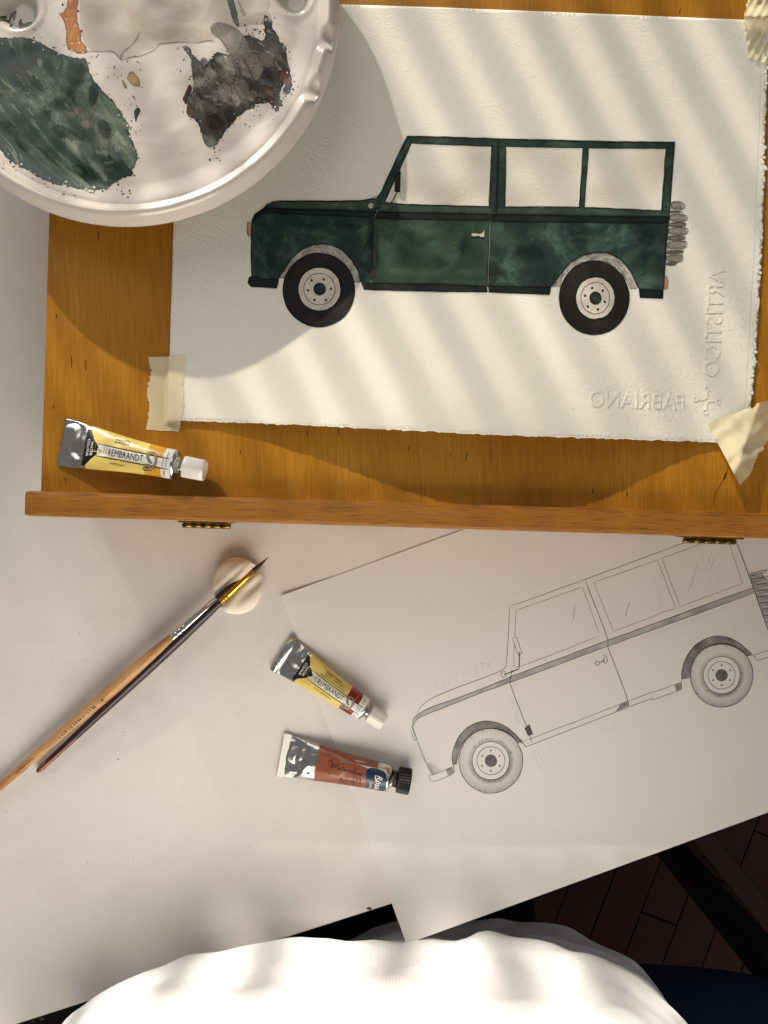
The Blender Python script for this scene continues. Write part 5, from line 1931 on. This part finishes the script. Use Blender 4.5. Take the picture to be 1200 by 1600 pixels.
def interp(tab, z):
    tab = sorted(tab)
    if z <= tab[0][0]:
        return tab[0][1]
    for (z0, a), (z1, b) in zip(tab, tab[1:]):
        if z <= z1:
            return a + (b - a) * (z - z0) / (z1 - z0)
    return tab[-1][1]


def torso_pt(z, t, grow=0.0):
    fy = interp(front, z)
    ax = interp(list(wid.items()), z) + grow
    ay = fy - PYC + grow
    c, s = math.cos(t), math.sin(t)
    x = ax * math.copysign(abs(c) ** (2 / 2.9), c)
    y = ay * math.copysign(abs(s) ** (2 / 2.9), s)
    if s < 0:
        y *= .85
    return x, y


secs = []
NTH = 260
zs = [-66 + i * 3.0 for i in range(60)] + [114 + i * 12 for i in range(26)] + [424, 428]
for z in zs:
    ring = []
    for q in range(NTH):
        t = 2 * math.pi * q / NTH
        x, y = torso_pt(z, t)
        X = PX + x
        d = 0
        if math.sin(t) > -.2:
            zz = z + .18 * X
            d += 4.6 * nz(X * .012, zz * .022, 2) + 2.6 * nz(X * .028 + zz * .02, zz * .045, 6) + 1.6 * nz(X * .06, zz * .1, 9)
            d += 1.8 * (1 - abs(nz(X * .011 + zz * .016, zz * .012 - X * .006, 14)) * 4) * (abs(nz(X * .011 + zz * .016, zz * .012 - X * .006, 14)) < .25)
            d += 3.0 * math.exp(-((X - 60 + z * .9) / 12) ** 2) * sst(90, 10, z) * sst(-60, -10, z)
        # hem band stands a little proud
        if z < -40:
            d += .9
        lf = sst(30, -70, X) * max(0, math.sin(t))
        d += lf * (13 * sst(1, 14, z) * sst(150, 60, z) - 26 * sst(4, -6, z))
        d += (1 - lf) * max(0, math.sin(t)) * 10 * sst(-30, 12, z) * sst(150, 60, z)
        # the shirt rides lower on the right of the picture
        zs_ = z + (6 * nz(X * .01, 4.0) - 4 * sst(-20, 150, X) + 10 * sst(-40, -190, X)) * sst(60, -50, z)
        ring.append((X + d * .25 * math.cos(t), PYC + y + d * max(0, math.sin(t)), zs_))
    secs.append(ring)
v, f = loft(secs, False)
shirt = mesh('shirt', v, f, M['jersey'], person, True)
shirt['label'] = 'white jersey T-shirt with double stitched hem'
# seam stitches
vs = []
fs = []
for zz, off in ((-38.0, 0), (-32.0, 0)):
    row = int((zz + 66) / 3.0)
    for q in range(0, NTH // 2):
        for h2 in (0.05, .38, .70):
            a_ = Vector(secs[row][q]).lerp(Vector(secs[row][q + 1]), h2)
            b_ = Vector(secs[row][q]).lerp(Vector(secs[row][q + 1]), h2 + .22)
            s_ = len(vs)
            for p_ in (a_, b_):
                n_ = Vector((p_.x - PX, (p_.y - PYC), 0)).normalized()
                vs += [tuple(p_ + n_ * .5 + Vector((0, 0, .35))), tuple(p_ + n_ * .5 - Vector((0, 0, .35)))]
            fs.append([s_, s_ + 1, s_ + 3, s_ + 2])
st = mesh('seam_stitch', vs, fs, M['stitch'], shirt)
tag(st, kind='stuff')
# body inside the clothes: torso, neck
secs = []
for z in [-205, -180, -120, -60, 0, 100, 200, 300, 370, 400, 415, 430, 470]:
    ring = []
    for q in range(48):
        t = 2 * math.pi * q / 48
        if z < 372:
            x, y = torso_pt(max(-60, z), t, -16)
            k = 1 if z > -60 else .55
        else:
            k = 1
            rx = {400: 130, 415: 85, 430: 58, 470: 54}[z]
            x, y = rx * math.cos(t), min(rx, 56) * math.sin(t)
        ring.append((PX + x * k, PYC + y * k, z))
    secs.append(ring)
v, f = loft(secs)
mesh('body', v, f, M['skin'], person, True)
# trousers: hips and two legs bent at the knee
bm = bmesh.new()


def limb(path):
    secs = []
    for i, (x, y, z, r) in enumerate(path):
        p0 = Vector(path[max(0, i - 1)][:3])
        p1 = Vector(path[min(len(path) - 1, i + 1)][:3])
        d = (p1 - p0).normalized()
        s = Vector((1, 0, 0))
        u = d.cross(s).normalized()
        s = u.cross(d)
        secs.append([tuple(Vector((x, y, z)) + s * r * math.cos(q * math.pi / 12) + u * r * math.sin(q * math.pi / 12)) for q in range(24)])
    return loft(secs)


tv, tf = [], []
for sx in (-1, 1):
    cx = -40 + sx * 78
    pth = [(cx - sx * 6, -470, -140, 84), (cx, -420, -140, 86), (cx, -340, -140, 80), (cx, -250, -138, 72), (cx + sx * 3, -120, -138, 66), (cx + sx * 4, 20, -140, 60), (cx + sx * 4, 70, -150, 58), (cx + sx * 4, 100, -190, 55), (cx + sx * 4, 100, -320, 52), (cx + sx * 4, 96, -500, 44), (cx + sx * 4, 92, -690, 40)]
    v, f = limb(pth)
    s_ = len(tv)
    tv += v
    tf += [[i + s_ for i in q] for q in f]
mesh('trousers', tv, tf, M['denim'], person, True)

# ------------------------------------------------------------------ chair
chair = thing('chair', 'dark navy upholstered chair under the person', 'chair', (40, -600, -711))
secs = []
for z, g in ((-262, -26), (-270, -10), (-262, 0), (-245, 6), (-228, 3), (-221, -10), (-218, -50), (-218, -200)):
    ring = []
    for q in range(96):
        t = 2 * math.pi * q / 96
        c, s = math.cos(t), math.sin(t)
        x = (345 + g) * math.copysign(abs(c) ** .55, c)
        y = (222 + g) * math.copysign(abs(s) ** .55, s)
        ring.append((130 + x, -640 + y, z))
    secs.append(ring)
v, f = loft(secs)
mesh('seat', v, f, M['chair_navy'], chair, True)
for (x, y) in ((-150, -800), (400, -800), (-150, -470), (400, -470)):
    v, f = box_pts((0, 0), (1, 0), (0, 1), x - 15, x + 15, y - 15, y + 15, -711, -262, 3)
    mesh('leg', v, f, M['chair_metal'], chair)
